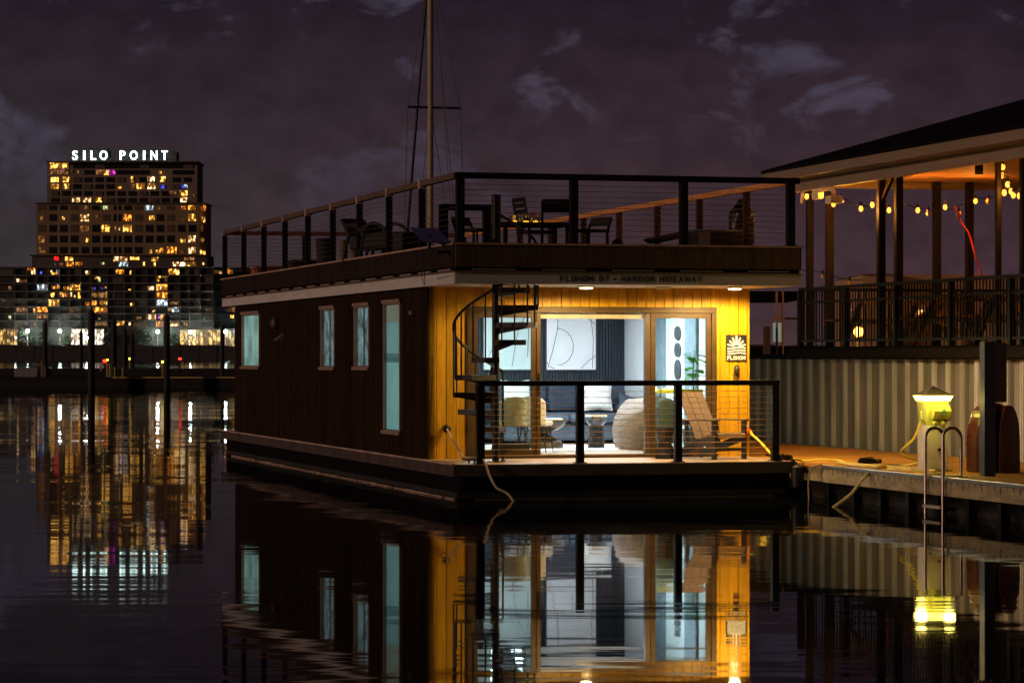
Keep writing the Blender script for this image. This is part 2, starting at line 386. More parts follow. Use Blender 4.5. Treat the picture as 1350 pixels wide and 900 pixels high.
# ================================================================== SETTING
def build_water():
    m, nt, N, L, P = nodes_of('harbour_water')
    N.remove(P); out = N['Material Output']
    gl = N.new('ShaderNodeBsdfGlossy'); gl.inputs['Roughness'].default_value = .03; gl.inputs['Color'].default_value = (.70, .69, .69, 1)
    df = N.new('ShaderNodeBsdfDiffuse'); df.inputs['Color'].default_value = (.004, .006, .008, 1)
    tc = N.new('ShaderNodeTexCoord')
    def nz(scale, loc, detail, amp):
        mp = N.new('ShaderNodeMapping'); mp.inputs['Scale'].default_value = scale; mp.inputs['Location'].default_value = loc; L.new(tc.outputs['Object'], mp.inputs[0])
        n = N.new('ShaderNodeTexNoise'); n.inputs['Scale'].default_value = 1; n.inputs['Detail'].default_value = detail; L.new(mp.outputs[0], n.inputs['Vector'])
        sb = N.new('ShaderNodeVectorMath'); sb.operation = 'SUBTRACT'; sb.inputs[1].default_value = (.5, .5, .5); L.new(n.outputs['Color'], sb.inputs[0])
        ml = N.new('ShaderNodeVectorMath'); ml.operation = 'MULTIPLY'; ml.inputs[1].default_value = (amp[0], amp[1], 0); L.new(sb.outputs[0], ml.inputs[0])
        return ml
    a = nz((.10, .55, 1), (0, 0, 0), 2, (.0022, .015))      # long low swell
    b = nz((.7, 4.2, 1), (7, 3, 0), 3, (.0045, .026))      # fine ripples
    # patches where a breath of wind roughens the surface
    mp = N.new('ShaderNodeMapping'); mp.inputs['Scale'].default_value = (.035, .10, 1); L.new(tc.outputs['Object'], mp.inputs[0])
    pt = N.new('ShaderNodeTexNoise'); pt.inputs['Scale'].default_value = 1; pt.inputs['Detail'].default_value = 2; L.new(mp.outputs[0], pt.inputs['Vector'])
    pr = N.new('ShaderNodeMapRange'); pr.inputs['From Min'].default_value = .35; pr.inputs['From Max'].default_value = .7; pr.inputs['To Min'].default_value = .35; pr.inputs['To Max'].default_value = 1.3
    L.new(pt.outputs[0], pr.inputs[0])
    # ripples are stronger out in the open basin than in the lee of the boat
    sp = N.new('ShaderNodeSeparateXYZ'); L.new(tc.outputs['Object'], sp.inputs[0])
    fr = N.new('ShaderNodeMapRange'); fr.inputs['From Min'].default_value = 35; fr.inputs['From Max'].default_value = 90; fr.inputs['To Min'].default_value = 1; fr.inputs['To Max'].default_value = 2.4
    L.new(sp.outputs['Y'], fr.inputs[0])
    nr = N.new('ShaderNodeMapRange'); nr.inputs['From Min'].default_value = 17; nr.inputs['From Max'].default_value = 29; nr.inputs['To Min'].default_value = 1.2; nr.inputs['To Max'].default_value = 1
    L.new(sp.outputs['Y'], nr.inputs[0])
    m0 = N.new('ShaderNodeMath'); m0.operation = 'MULTIPLY'; L.new(pr.outputs[0], m0.inputs[0]); L.new(nr.outputs[0], m0.inputs[1])
    m2 = N.new('ShaderNodeMath'); m2.operation = 'MULTIPLY'; L.new(m0.outputs[0], m2.inputs[0]); L.new(fr.outputs[0], m2.inputs[1])
    ad = N.new('ShaderNodeVectorMath'); ad.operation = 'ADD'; L.new(a.outputs[0], ad.inputs[0]); L.new(b.outputs[0], ad.inputs[1])
    sc = N.new('ShaderNodeVectorMath'); sc.operation = 'SCALE'; L.new(ad.outputs[0], sc.inputs[0]); L.new(m2.outputs[0], sc.inputs['Scale'])
    up = N.new('ShaderNodeVectorMath'); up.operation = 'ADD'; up.inputs[1].default_value = (0, 0, 1); L.new(sc.outputs[0], up.inputs[0])
    nm = N.new('ShaderNodeVectorMath'); nm.operation = 'NORMALIZE'; L.new(up.outputs[0], nm.inputs[0])
    L.new(nm.outputs[0], gl.inputs['Normal'])
    fz = N.new('ShaderNodeFresnel'); fz.inputs['IOR'].default_value = 1.333; L.new(nm.outputs[0], fz.inputs['Normal'])
    mx = N.new('ShaderNodeMixShader'); L.new(fz.outputs[0], mx.inputs[0]); L.new(df.outputs[0], mx.inputs[1]); L.new(gl.outputs[0], mx.inputs[2]); L.new(mx.outputs[0], out.inputs[0])
    mb = MB().add([(-1500,-80,0),(1500,-80,0),(1500,1302,0),(-1500,1302,0)], [(0,1,2,3)])
    o = mesh_obj('water', mb, m); o['kind'] = 'structure'
build_water()
M_ground = mat('ground', (.05, .045, .04), .9, 0, .3, .01)
o = mesh_obj('ground', MB().add([(-6000,1290,.9),(6000,1290,.9),(6000,9000,.9),(-6000,9000,.9)], [(0,1,2,3)]), M_ground); o['kind'] = 'structure'
o = mesh_obj('ground', MB().add([(-6000,-500,-6),(6000,-500,-6),(6000,9000,-6),(-6000,9000,-6)], [(0,1,2,3)]), mat('harbour_bed', (.03,.028,.02), .9)); o['kind'] = 'structure'
YS = 1290.0
mb = MB()
xs = [wx(-120 + 12*i, YS) for i in range(130)]
prev = None
for i in range(len(xs)-1):
    h = wz(455.5, YS) + random.uniform(-.3, .5)
    mb.box(xs[i], xs[i+1]-.01, YS-6-random.random()*.6, YS+60, -1, h)
o = mesh_obj('embankment', mb, mat('embankment_stone', (.05, .045, .045), .9, 0, .3, .3)); o['kind'] = 'structure'

# ================================================================== FAR SHORE BUILDINGS
LIT = {
 'y': city('lit_window_yellow', (1, .38, .04), (1, .56, .11), .20, 3.8, cut=.565), 'o': city('lit_window_orange', (1, .24, .02), (1, .40, .04), .20, 3.0, cut=.56),
 'w': city('lit_window_white', (1, .42, .10), (1, .74, .40), .18, 3.6, cut=.56), 'c': city('lit_window_cool', (.30, .34, .42), (.66, .85, 1), .30, 2.0),
 'b': city('lit_window_blue', (.02, .04, .6), (.10, .16, 1), .4, 1.5), 'd': city('lit_window_dim', (1, .32, .06), (1, .50, .16), .07, .40),
 'r': city('lit_window_red', (1, .01, .01), (1, .03, .02), .8, 2.0), 'm': city('lit_window_magenta', (.5, .02, .3), (.9, .08, .8), .3, 1.5),
 'g': city('lit_window_greenish', (.5, .40, .05), (.8, 1, .5), .2, 1.5)}
M_dwin = mat('dark_window', (.012, .012, .014), .3, 0, .5, .05)
M_curt = mat('curtained_window', (.10, .07, .045), .6, 0, .5, .4, stretch=(6, 1, .5))
M_stone = mat('sandstone_facade', (.25, .175, .085), .8, 0, .2, .03)
M_stoneU = mat('grey_brown_facade', (.20, .15, .11), .8, 0, .2, .03)
M_podium = mat('podium_facade', (.10, .08, .065), .8, 0, .3, .03)
def add_windows(root, specs, Y, limit=100, dep=.35):
    specs = sorted(specs, key=lambda s: -abs((s[1]-s[0])*(s[3]-s[2])) - (1000 if s[4] not in ('D', 'K') else 0))
    rest = MB()
    for i, (x0, x1, y0, y1, k) in enumerate(specs):
        a = wx(x0, Y); b = wx(x1, Y); zt = wz(y0, Y); zb = wz(y1, Y)
        if i < limit:
            mb = MB().box(a, b, Y-dep, Y+.5, zb, zt)
            w = part('window', mb, LIT.get(k) or (M_curt if k == 'K' else M_dwin), root)
        else: rest.box(a, b, Y-dep, Y+.5, zb, zt)
    if rest.v: part('dark_window', rest, M_dwin, root, kind='stuff')
# --- tower
YT = 1310.0
tower = thing('apartment_tower', 'stepped high-rise on the far shore with scattered lit windows', 'building', (wx(160, YT), YT+12, 0), 'W')
def tier(x0, x1, y0, y1, Y, dep, m, name='wall'):
    return part(name, MB().box(wx(x0, Y), wx(x1, Y), Y, Y+dep, wz(y1, Y), wz(y0, Y)), m, tower)
tier(42, 273, 336.5, 352, YT-3, 30, M_podium); tier(48, 263, 267.5, 336.5, YT, 28, M_stone); tier(62, 260, 213, 267.5, YT+2, 24, M_stoneU)
# chamfered right flank of the middle tier
a = wx(263, YT); b = wx(270.5, YT)
part('wall', MB().prism([(a, YT), (b, YT+6), (b, YT+26), (a, YT+26)], wz(336.5, YT), wz(267.5, YT), 'xy'), mat('warm_flank', (.34, .22, .09), .8, 0, .2, .05), tower)
mb = MB()
for (x0, x1, y) in ((41, 274, 337), (46.5, 272, 268), (61, 261.5, 213.4)):
    mb.box(wx(x0, YT), wx(x1, YT), YT-4.2 if y > 300 else YT-1, YT+25, wz(y+.8, YT), wz(y-.9, YT))
part('parapet', mb, mat('parapet', (.07, .055, .04), .8), tower)
mb = MB()
for (x0, x1, y0) in ((108, 128, 195), (110, 137, 193.5), (128, 139, 196), (161, 178, 198.5), (178, 188, 200), (222, 230, 198), (90, 222, 206)):
    mb.box(wx(x0, YT), wx(x1, YT), YT+8+random.random(), YT+18+random.random(), wz(213, YT), wz(y0, YT))
part('rooftop_plant_room', mb, mat('plant_room', (.05, .042, .035), .9), tower)
wins = []
wins += [(66.2, 90, 214.5, 222.5, 'y'), (66.2, 90, 224.5, 229.8, 'd'), (80, 86, 224, 226, 'm'), (136.5, 143, 224, 231, 'y'), (143, 152, 224, 231, 'm'), (209.5, 213, 225.3, 229, 'y'),
 (94, 96, 224, 228, 'd'), (102, 104, 225, 229, 'd'), (127,136,224,230,'d')]
wins += [(67, 77, 234, 240, 'y'), (83, 91, 233.6, 240, 'y'), (173, 176.3, 233, 240, 'y'), (194.5, 204, 233, 239.3, 'w'), (211.5, 218, 233, 239.5, 'y')]
wins += [(67, 77, 243, 248.7, 'y'), (83, 91, 242.5, 249, 'y'), (155.5, 160, 246, 248.5, 'o'), (174, 177, 243, 248.5, 'y'), (180.5, 191, 242, 249, 'y'), (194.5, 204.5, 242, 249, 'w'), (211.8, 217.5, 244, 248.5, 'b'), (238, 243, 244, 248.5, 'b'), (243, 247.5, 243, 247.5, 'c')]
wins += [(223, 232.5, 252, 256, 'd'), (237.3, 247, 251.5, 257.8, 'y'), (255, 257, 256, 259, 'd')]
wins += [(95.5, 105, 261, 266.5, 'w'), (110, 120, 261, 266.5, 'w'), (126.5, 134, 261, 266.5, 'y'), (238, 246.5, 260.5, 266.5, 'w')]
used = [(w[0], w[1], w[2], w[3]) for w in wins]
def free(x0, x1, y0, y1): return all(x1 < a or x0 > b or y1 < c or y0 > d for a, b, c, d in used)
for r, (y0, y1) in enumerate(((216, 222), (224.5, 230), (234, 240), (243, 249), (252, 258), (261, 266.5))):
    for c in range(13):
        x0 = 67.5 + c*14.55; x1 = x0 + (9.6 if r > 1 else 12.5)
        if free(x0, x1, y0, y1): wins.append((x0, x1, y0, y1, 'D' if (r*7+c*5) % 4 else 'K'))
w2 = [(112, 117, 271.5, 276, 'd'), (136, 142, 271.5, 276.5, 'g'), (191, 202, 271, 277, 'c'), (208, 212, 272, 276, 'd'), (239, 244.5, 272, 276, 'o'), (248.3, 258, 271, 276.5, 'o'),
 (53, 58.5, 284.5, 290, 'd'), (82.3, 85.3, 285.5, 289.5, 'y'), (106.5, 117, 282.5, 291.5, 'w'), (126, 131, 283, 287, 'd'), (163, 173.3, 282.5, 291, 'o'), (197, 203.5, 284.5, 290, 'y'), (239, 244, 288, 290.5, 'd'), (248.3, 258, 282, 291, 'y'),
 (134.2, 145, 297, 305.5, 'y'), (151, 153, 299, 303, 'w'), (157, 159.5, 299, 303.5, 'w'), (162.5, 173.5, 296.5, 305.5, 'y'), (106, 117, 298, 305, 'd'),
 (51, 60, 311, 320, 'd'), (113.3, 117, 314, 319, 'y'), (238.5, 244.5, 315, 320, 'y'), (248.3, 258, 310.5, 320, 'w'),
 (197, 201, 329.5, 334, 'y'), (205, 209, 330, 334, 'y'), (210, 215, 327, 333, 'o'), (220.5, 232.5, 325.5, 334, 'o'), (238, 242, 330, 334, 'd'), (248.3, 257.5, 326, 334, 'w'),
 (51, 60, 326, 333, 'd')]
used = [(w[0], w[1], w[2], w[3]) for w in w2]
for r, (y0, y1) in enumerate(((271, 277), (282.5, 291.5), (296.5, 305.8), (310.5, 320), (325.5, 334))):
    for c in range(15):
        x0 = 50.8 + c*14.13; x1 = x0 + 10
        if c == 7: cells = [(x0, x0+3.6), (x0+6.4, x1)]
        else: cells = [(x0, x1)]
        for (q0, q1) in cells:
            if free(q0, q1, y0, y1): w2.append((q0, q1, y0, y1, 'D' if (r*3+c*5) % 3 else 'K'))
w3 = [(71.3, 77.5, 338.3, 343, 'r'), (86, 97, 338.5, 343.5, 'y'), (149.5, 168.5, 338.3, 344.3, 'w'), (170.5, 183.5, 338.6, 342.5, 'y'), (200, 208.5, 339, 344, 'y'),
 (72, 74, 347, 349.5, 'c'), (78, 84, 347, 350, 'd'), (86.5, 97, 345.5, 351, 'o'), (99.5, 109, 345.5, 350, 'o'), (133, 137.5, 345.8, 349.3, 'g'), (156.5, 164, 345.2, 351, 'c'), (164, 169.5, 345.2, 351, 'c'),
 (188.8, 191.2, 345.5, 350, 'y'), (202, 205, 346, 350.5, 'y'), (228, 244, 345.7, 350.7, 'w'), (246, 258.5, 345.7, 350.7, 'y'), (267, 269, 346, 349, 'y'), (243, 256, 339, 343, 'd')]
add_windows(tower, [w for w in wins if w[4] not in 'D'] , YT+2, 100)
mbD = MB()
for w in wins:
    if w[4] == 'D': mbD.box(wx(w[0], YT+2), wx(w[1], YT+2), YT+1.7, YT+2.3, wz(w[3], YT+2), wz(w[2], YT+2))
part('dark_window', mbD, M_dwin, tower, kind='stuff')
mbD = MB(); lim = 0
for w in w2:
    if w[4] in 'DK' :
        mb_ = MB().box(wx(w[0], YT), wx(w[1], YT), YT-.1, YT+.5, wz(w[3], YT), wz(w[2], YT))
        if w[4] == 'K' and lim < 12: part('window', mb_, M_curt, tower); lim += 1
        else: mbD.add(mb_.v, mb_.f)
part('dark_window', mbD, M_dwin, tower, kind='stuff')
add_windows(tower, [w for w in w2 if w[4] not in 'DK'], YT, 100, .2)
add_windows(tower, w3, YT-3, 100, .2)
for (x, y0, y1, k) in ((265.5, 286, 288, 'w'), (268.5, 286, 293, 'y'), (266, 298, 305, 'd'), (266.3, 314, 318, 'y'), (265, 330, 334, 'y'), (268.5, 331, 335, 'y'), (265, 272, 276, 'd'), (268.8, 271, 277, 'o')):
    part('window', MB().box(wx(x-.9, YT), wx(x+.9, YT), YT+.4, YT+6, wz(y1, YT), wz(y0, YT)), LIT[k], tower)
# --- roof sign
M_sign = emit('sign_white', (.72, 1, .93), 7.0)
sg = thing('rooftop_sign', 'glowing white capital letters standing on the high-rise roof', 'sign', (wx(95, YT), YT+2, wz(213, YT)), 'W')
YG = YT+3
part('support_frame', MB().box(wx(92, YG), wx(225, YG), YG+.6, YG+1, wz(212.8, YG), wz(211.4, YG)).box(wx(92, YG), wx(225, YG), YG+.6, YG+1, wz(204, YG), wz(203.6, YG)), mat('sign_frame', (.05,.05,.05), .6), sg)
H_ = wz(198.8, YG)-wz(210.8, YG)
for ch, cx, wd in (('S', 99, 7.2), ('I', 111, 2.4), ('L', 123, 7), ('O', 136.5, 10), ('P', 161.6, 7), ('O', 176.3, 10), ('I', 190, 2.4), ('N', 203, 8.6), ('T', 217, 8)):
    mb, w = text_mb(ch, 1.0, .008, .05)
    xmin = min(v[0] for v in mb.v); zmin = min(v[2] for v in mb.v); zmax = max(v[2] for v in mb.v)
    sx = (wx(cx+wd/2, YG)-wx(cx-wd/2, YG))/(w-xmin); sz = H_/(zmax-zmin)
    mb.v = [((x-xmin)*sx + wx(cx-wd/2, YG), YG + y*8, (z-zmin)*sz + wz(210.8, YG)) for x, y, z in mb.v]
    part('letter', mb, M_sign, sg)
# --- podium block
YP = 1302.0
pod = thing('apartment_block', 'long low block of balconied flats at the foot of the high-rise', 'building', (wx(120, YP), YP+10, 0), 'W')
part('wall', MB().box(wx(-70, YP), wx(281, YP), YP, YP+40, .9, wz(351.5, YP)), mat('podium_glazing', (.028, .024, .022), .5, 0, .6, .12), pod)
mb = MB()
rows = [352.3, 362.8, 373.2, 383.8, 394, 404, 413.3, 422.5, 431.5]
for y in rows: mb.box(wx(-70, YP), wx(281.5, YP), YP-1.5, YP+.1, wz(y+.9, YP), wz(y-.35, YP))
part('balcony_slab', mb, mat('balcony_edge', (.13, .10, .08), .8, 0, .2, .05), pod)
mb = MB()
for i, x in enumerate((-40, -12, 19.8, 36, 49, 63.5, 79, 92, 107, 121, 142, 164.5, 178, 194, 206, 221.5, 237.5, 250, 264, 281)):
    mb.box(wx(x-.35, YP), wx(x+.35, YP), YP-1.2, YP+.1, wz(433, YP), wz(352, YP))
part('dividing_wall', mb, M_podium, pod)
M_fc = mat('far_curtain', (.10, .08, .06), .8, 0, .5, .5, stretch=(4, 1, .3))
for (x0, x1, r) in ((0, 18, 0), (92, 107, 0), (238, 250, 0), (250, 263, 0), (0, 19, 4), (20, 36, 4), (49, 63, 4), (178, 193, 4), (266, 281, 1), (252, 264, 2), (264, 281, 5), (221, 237, 3), (92, 107, 5), (142, 163, 1), (18,35,7), (107,120,5), (252,264,4), (142,152,3), (79,91,6), (178,193,7)):
    part('curtain', MB().box(wx(x0+.5, YP), wx(x1-.5, YP), YP-.25, YP+.1, wz(rows[r+1]-.4, YP), wz(rows[r]+1.1, YP)), M_fc, pod)
pw = [(36, 46, 353.5, 356, 'o'), (41.5, 46.3, 356, 361.3, 'w'), (53, 55, 358, 361.3, 'b'), (67, 69, 356.5, 359, 'w'), (68, 78, 359, 362, 'y'), (74.5, 79, 356, 359.5, 'c'), (113, 118.3, 357, 362, 'w'), (153, 163, 355.5, 361, 'o'), (170.8, 173, 357, 361.5, 'y'), (222.5, 236, 354.6, 362, 'y'), (231, 235.5, 354.5, 357, 'w'),
 (22, 25, 367.5, 371.5, 'w'), (26, 35, 368.8, 372, 'd'), (125, 131, 365.3, 368, 'y'), (129, 132.3, 366, 371.5, 'g'), (207, 220.5, 364, 366, 'y'), (206.5, 209.5, 367.5, 371, 'y'), (217, 220, 367.5, 370.5, 'g'),
 (11, 15.3, 377.5, 381.5, 'w'), (49.3, 63, 375, 382.5, 'c'), (68, 78, 376.5, 380.5, 'o'), (75.5, 78, 375.5, 378, 'c'), (84, 90, 377.3, 382.5, 'y'), (91.8, 106.8, 374.7, 382.4, 'y'), (120.3, 123, 378.5, 381.5, 'o'), (124, 126, 377.8, 381.6, 'b'), (132.5, 136, 378.5, 381.2, 'b'), (138, 140, 378, 380.5, 'o'),
 (169, 173, 381, 382.3, 'y'), (194.5, 203, 377.5, 382, 'w'), (206, 221, 374.8, 383, 'o'), (211, 216, 377.5, 381.5, 'w'),
 (67, 71.5, 386, 391.5, 'y'), (78, 90, 385.5, 391.5, 'o'), (80.5, 84.5, 387, 391, 'w'), (92, 94.5, 385, 391, 'w'), (96, 99, 388.5, 391.8, 'w'), (103, 106.5, 385, 393, 'o'), (121, 130, 386, 392, 'd'), (131, 141.5, 385.5, 392.5, 'd'), (132, 135, 389, 391.5, 'w'), (139, 141, 385, 388, 'w'), (206, 221.3, 385.2, 393.2, 'o'),
 (63, 77.7, 395, 403, 'y'), (72.5, 78, 394.5, 400, 'w'), (112.5, 118, 398, 403, 'o'), (120.5, 127, 396.5, 402, 'o'), (132, 135.8, 396, 402, 'y'), (137, 141.5, 395.5, 401.5, 'y'), (172, 176, 399.5, 402.7, 'y'), (206.3, 221.3, 395, 402.8, 'c'), (224, 235, 397, 401.5, 'd'),
 (22, 34.5, 405.5, 411, 'd'), (44, 46.7, 406.5, 412, 'w'), (48.2, 63, 404.3, 411, 'o'), (123, 141.7, 405, 412, 'o'), (201, 204.5, 408.5, 411.3, 'w'), (221.5, 227, 406, 410, 'd'), (227, 235.8, 405, 411, 'c'), (91.5, 97, 405, 411, 'd'),
 (48.3, 54.7, 413.8, 419, 'o'), (57, 63, 413.5, 419, 'd'), (11.5, 14.2, 416, 421, 'g'), (192.7, 206, 413.7, 421, 'w'), (208.8, 211, 416.5, 419.5, 'm'), (211.5, 216.5, 415.5, 421, 'y'), (180, 186, 417.5, 421, 'd'), (130, 133, 419, 421, 'g'),
 (44.8, 46.7, 425.5, 429, 'o'), (125, 142, 424.5, 429, 'd'), (154, 164, 423.5, 428.7, 'y'), (170, 172.5, 424.5, 428.5, 'w'), (176, 183, 426, 429.5, 'd'), (206, 216, 423.5, 430.5, 'o'), (224.5, 235.8, 424, 429.5, 'w'), (242.5, 247, 425.5, 429, 'o'), (208,212,434,436,'y'), (166,172,434.5,438,'y'), (268,270,419,421,'g')]
pw = sorted(pw, key=lambda s: -(s[1]-s[0])*(s[3]-s[2]))[:96]
add_windows(pod, pw, YP-.35, 100, .2)
# --- second block right of it
blk = thing('apartment_block', 'lower dark block with a few lit flats just beyond the houseboat stern', 'building', (wx(320, YP), YP+30, 0), 'W')
part('wall', MB().box(wx(282, YP+10), wx(420, YP+10), YP+10, YP+40, .9, wz(352.5, YP+10)), mat('podium_glazing', (.028, .024, .022)), blk)
mb = MB()
for y in rows: mb.box(wx(282.2, YP+10), wx(420, YP+10), YP+8.5, YP+10.1, wz(y+1, YP+10), wz(y-.2, YP+10))
part('balcony_slab', mb, MATS['balcony_edge'], blk)
add_windows(blk, [(288, 292, 357, 361, 'w'), (296, 303, 354, 361, 'o'), (304, 307, 356, 361, 'w'), (301, 311, 405, 411, 'd'), (304, 308, 415, 419.5, 'y'), (284,287,356,360,'d')], YP+9.7, 100, .2)
# --- street level glazed halls on the promenade
M_hall = city('lit_hall', (1, .52, .14), (1, .62, .18), .14, 1.2, .4, .54)
M_hallw = city('lit_hall_white', (1, .70, .42), (1, .90, .75), .35, 2.6, .5, .52)
def hall(x0, x1, y0, y1, m, label, n):
    Y = YP-4
    t = thing('glazed_hall', label, 'building', (wx((x0+x1)/2, Y), Y, .9), 'W')
    part('wall', MB().box(wx(x0-.5, Y), wx(x1+.5, Y), Y+.6, Y+4, wz(456, Y), wz(y0-1.6, Y)), M_podium, t)
    st = (x1-x0)/n
    for i in range(n):
        part('window', MB().box(wx(x0+i*st+.35, Y), wx(x0+(i+1)*st-.35, Y), Y+.2, Y+.7, wz(y1, Y), wz(y0, Y)), m, t)
    mb = MB()
    for i in range(n+1): mb.box(wx(x0+i*st-.35, Y), wx(x0+i*st+.35, Y), Y-.1, Y+.5, wz(y1, Y), wz(y0-1, Y))
    part('mullion', mb, M_podium, t)
hall(-6, 23, 434, 454.5, M_hall, 'yellow lit ground floor windows at the left end of the promenade', 6)
hall(93.5, 137, 434, 454, M_hallw, 'bright white lit lobby under the high-rise', 9)
hall(237, 291, 435, 455, M_hall, 'wide amber lit restaurant front on the promenade', 10)
hall(297, 309, 436, 456.5, M_hall, 'narrow amber lit shopfront beside the houseboat stern', 3)
# grey-green lamp-lit masonry between the halls
single('quay_wall', MB().box(wx(-80, YP), wx(420, YP), YP-3, YP-.5, .9, wz(433, YP)), mat('lit_masonry', (.065, .068, .055), .9, 0, .4, .05), 'pale green-grey masonry base behind the promenade lamps', 'wall', (wx(100, YP), YP-3, .9), 'W')
# trees along promenade
M_leaf = mat('night_foliage', (.045, .055, .03), .9, 0, .4, .3)
M_bark = mat('bark', (.05, .04, .03), .9)
def far_tree(px, py, wpx, Y, label):
    t = thing('tree', label, 'tree', (wx(px, Y), Y, wz(457, Y)), 'W', 'trees along the far promenade')
    zt = wz(py, Y); zb = wz(457, Y); r = wpx/2*Y/F
    part('trunk', MB().tube([(wx(px, Y), Y, zb), (wx(px, Y)+.3, Y, zb+(zt-zb)*.6)], [.4, .15], 6), M_bark, t)
    mb = MB(); rnd = random.Random(int(px))
    for i in range(420):
        a = rnd.uniform(0, 2*math.pi); q = rnd.random()**.5; hh = rnd.random()
        rr = r*q*(1-.75*abs(hh-.35))
        c = Vector((wx(px, Y)+math.cos(a)*rr, Y+math.sin(a)*rr, zb+(zt-zb)*(.25+.75*hh)))
        s = rnd.uniform(.25, .6); n = Vector((rnd.uniform(-1,1), rnd.uniform(-1,1), rnd.uniform(-1,1))).normalized(); u_ = n.orthogonal().normalized()*s; w_ = n.cross(u_)
        mb.add([c-u_, c-w_*.6, c+u_, c+w_*.6], [(0,1,2,3)])
    part('crown', mb, M_leaf, t)
for px, py, w, lb in ((31, 437, 26, 'low spreading tree beside the yellow lit hall'), (56, 436, 22, 'bare dark tree between two promenade lamps'), (88, 441, 14, 'small tree left of the white lit lobby'), (143, 438, 18, 'bushy tree right of the white lit lobby'), (187, 436, 26, 'broad tree halfway along the far promenade'), (229, 440, 16, 'slim tree left of the amber restaurant front')):
    far_tree(px, py, w, YP-6.5, lb)
# promenade lamps
M_star = emit('lamp_glow', (.80, 1, .95), 260)
def far_lamp(px, py, Y, label, r=.72, m=None, group='street lamps on the far promenade'):
    t = thing('street_lamp', label, 'lamp', (wx(px, Y), Y, wz(456, Y)), 'W', group)
    x = wx(px, Y); zt = wz(py, Y)
    part('pole', MB().tube([(x, Y, wz(457, Y)), (x, Y, zt)], .16, 6), M_steel, t)
    part('lamp_globe', MB().ball((x, Y-.3, zt), r, 1, 10, 6), m or M_star, t)
    light('glow', 'POINT', t, (x, Y-1.2, zt), 800, (.8, 1, .93), .5)
for px, py, lb in ((36.5, 436, 'first bright white street lamp from the left'), (79, 436, 'bright white street lamp left of the lit lobby'), (114, 446, 'white street lamp standing before the lit lobby'), (208, 437, 'bright white street lamp behind the tall right-hand piling'), (251, 437.5, 'bright white street lamp before the amber restaurant front'), (297.5, 437, 'bright white street lamp nearest the houseboat stern')):
    far_lamp(px, py, YP-10, lb)
far_lamp(21, 445, YP-10, 'small dim white lamp before the yellow lit hall', .35, emit('lamp_glow_small', (1, .85, 1), 14))

# ================================================================== MID-WATER DOCKS AND PILINGS
M_pile = mat('black_piling', (.010, .009, .009), .8)
M_dockblk = mat('dark_floating_dock', (.012, .011, .010), .9)
YD = 178.0
td = thing('floating_dock', 'dark floating dock with a thin lit edge crossing the open water', 'dock', (wx(150, YD), YD+2, 0), 'W')
part('pontoon', MB().box(wx(-60, YD), wx(420, YD), YD, YD+9, -.5, wz(499, YD)), M_dockblk, td)
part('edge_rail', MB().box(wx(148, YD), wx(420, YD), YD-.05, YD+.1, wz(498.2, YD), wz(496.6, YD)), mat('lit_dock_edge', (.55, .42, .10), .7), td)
part('fender_board', MB().box(wx(-60, YD), wx(147.8, YD), YD-.05, YD+.1, wz(499, YD), wz(497, YD)), M_dockblk, td)
Y2 = 300.0
td2 = thing('floating_dock', 'second dark dock lying behind the one with the lit edge', 'dock', (wx(150, Y2), Y2+2, 0), 'W')
part('pontoon', MB().box(wx(-60, Y2), wx(420, Y2), Y2, Y2+6, -.5, wz(485.6, Y2)), M_dockblk, td2)
def piling(px, top, w, Y, label):
    t = thing('piling', label, 'piling', (wx(px, Y), Y, 0), 'W', 'black pointed mooring pilings')
    r = w/2*Y/F; zt = wz(top, Y); zs = wz(top + 8, Y)
    part('post', MB().lathe([(r, -2), (r, zs)], (wx(px, Y), Y), 12), M_pile, t, True)
    part('pointed_cap', MB().lathe([(r*1.12, zs), (r*1.1, zs+.08), (r*.05, zt)], (wx(px, Y), Y), 12), M_pile, t)
for a in ((59.5, 421, 6.2, 300, 'thin black piling left of the paired pilings'), (107, 433, 5, 310, 'short thin piling left of the tallest piling'), (120.5, 406, 9.5, 176.8, 'tallest black piling on the near dock edge'), (150, 417.5, 8, 250, 'thick black piling right of the tallest one'),
          (164.5, 429.5, 5.2, 310, 'thin piling, left one of the close short pair'), (174, 436, 5, 320, 'shortest piling of the close short pair'), (220, 412.5, 8.4, 176.8, 'tall black piling at the right part of the near dock'), (293, 423, 5.6, 260, 'black piling close to the houseboat stern')):
    piling(*a)
# dock things
M_ped = mat('far_pedestal', (.45, .42, .12), .6); M_red = emit('red_beacon', (1, .03, .01), 6); M_yel = emit('yellow_lamp', (.9, .95, .08), 5)
single('dock_box', MB().prism([(wx(15.5, YD), wz(497, YD)), (wx(45, YD), wz(497, YD)), (wx(47, YD), wz(485.5, YD)), (wx(44, YD), wz(484, YD)), (wx(17, YD), wz(484, YD)), (wx(15, YD), wz(486, YD))], YD+1, YD+2.2, 'xz'),
       mat('grey_box', (.22, .20, .22), .6), 'pale grey storage box at the left end of the near dock', 'box', (wx(30, YD), YD+1.5, wz(497, YD)), 'W', bevel=.03)
def pedestal_far(px, yt, Y, label, lit=True, w=1.6, m=None):
    t = thing('power_pedestal', label, 'pedestal', (wx(px, Y), Y, wz(497, Y)), 'W', 'small power pedestals on the far docks')
    part('post', MB().box(wx(px-w/2, Y), wx(px+w/2, Y), Y, Y+.2, wz(497.5, Y), wz(yt+3, Y)), M_ped, t)
    part('lamp', MB().box(wx(px-w*.7, Y), wx(px+w*.7, Y), Y-.03, Y+.23, wz(yt+2.6, Y), wz(yt, Y)), (m or M_yel) if lit else M_ped, t)
pedestal_far(214, 475.5, YD+1, 'yellow glowing slim pedestal beside the tall right piling'); pedestal_far(151, 484, YD+1, 'unlit yellow pedestal at the start of the lit dock edge', False)
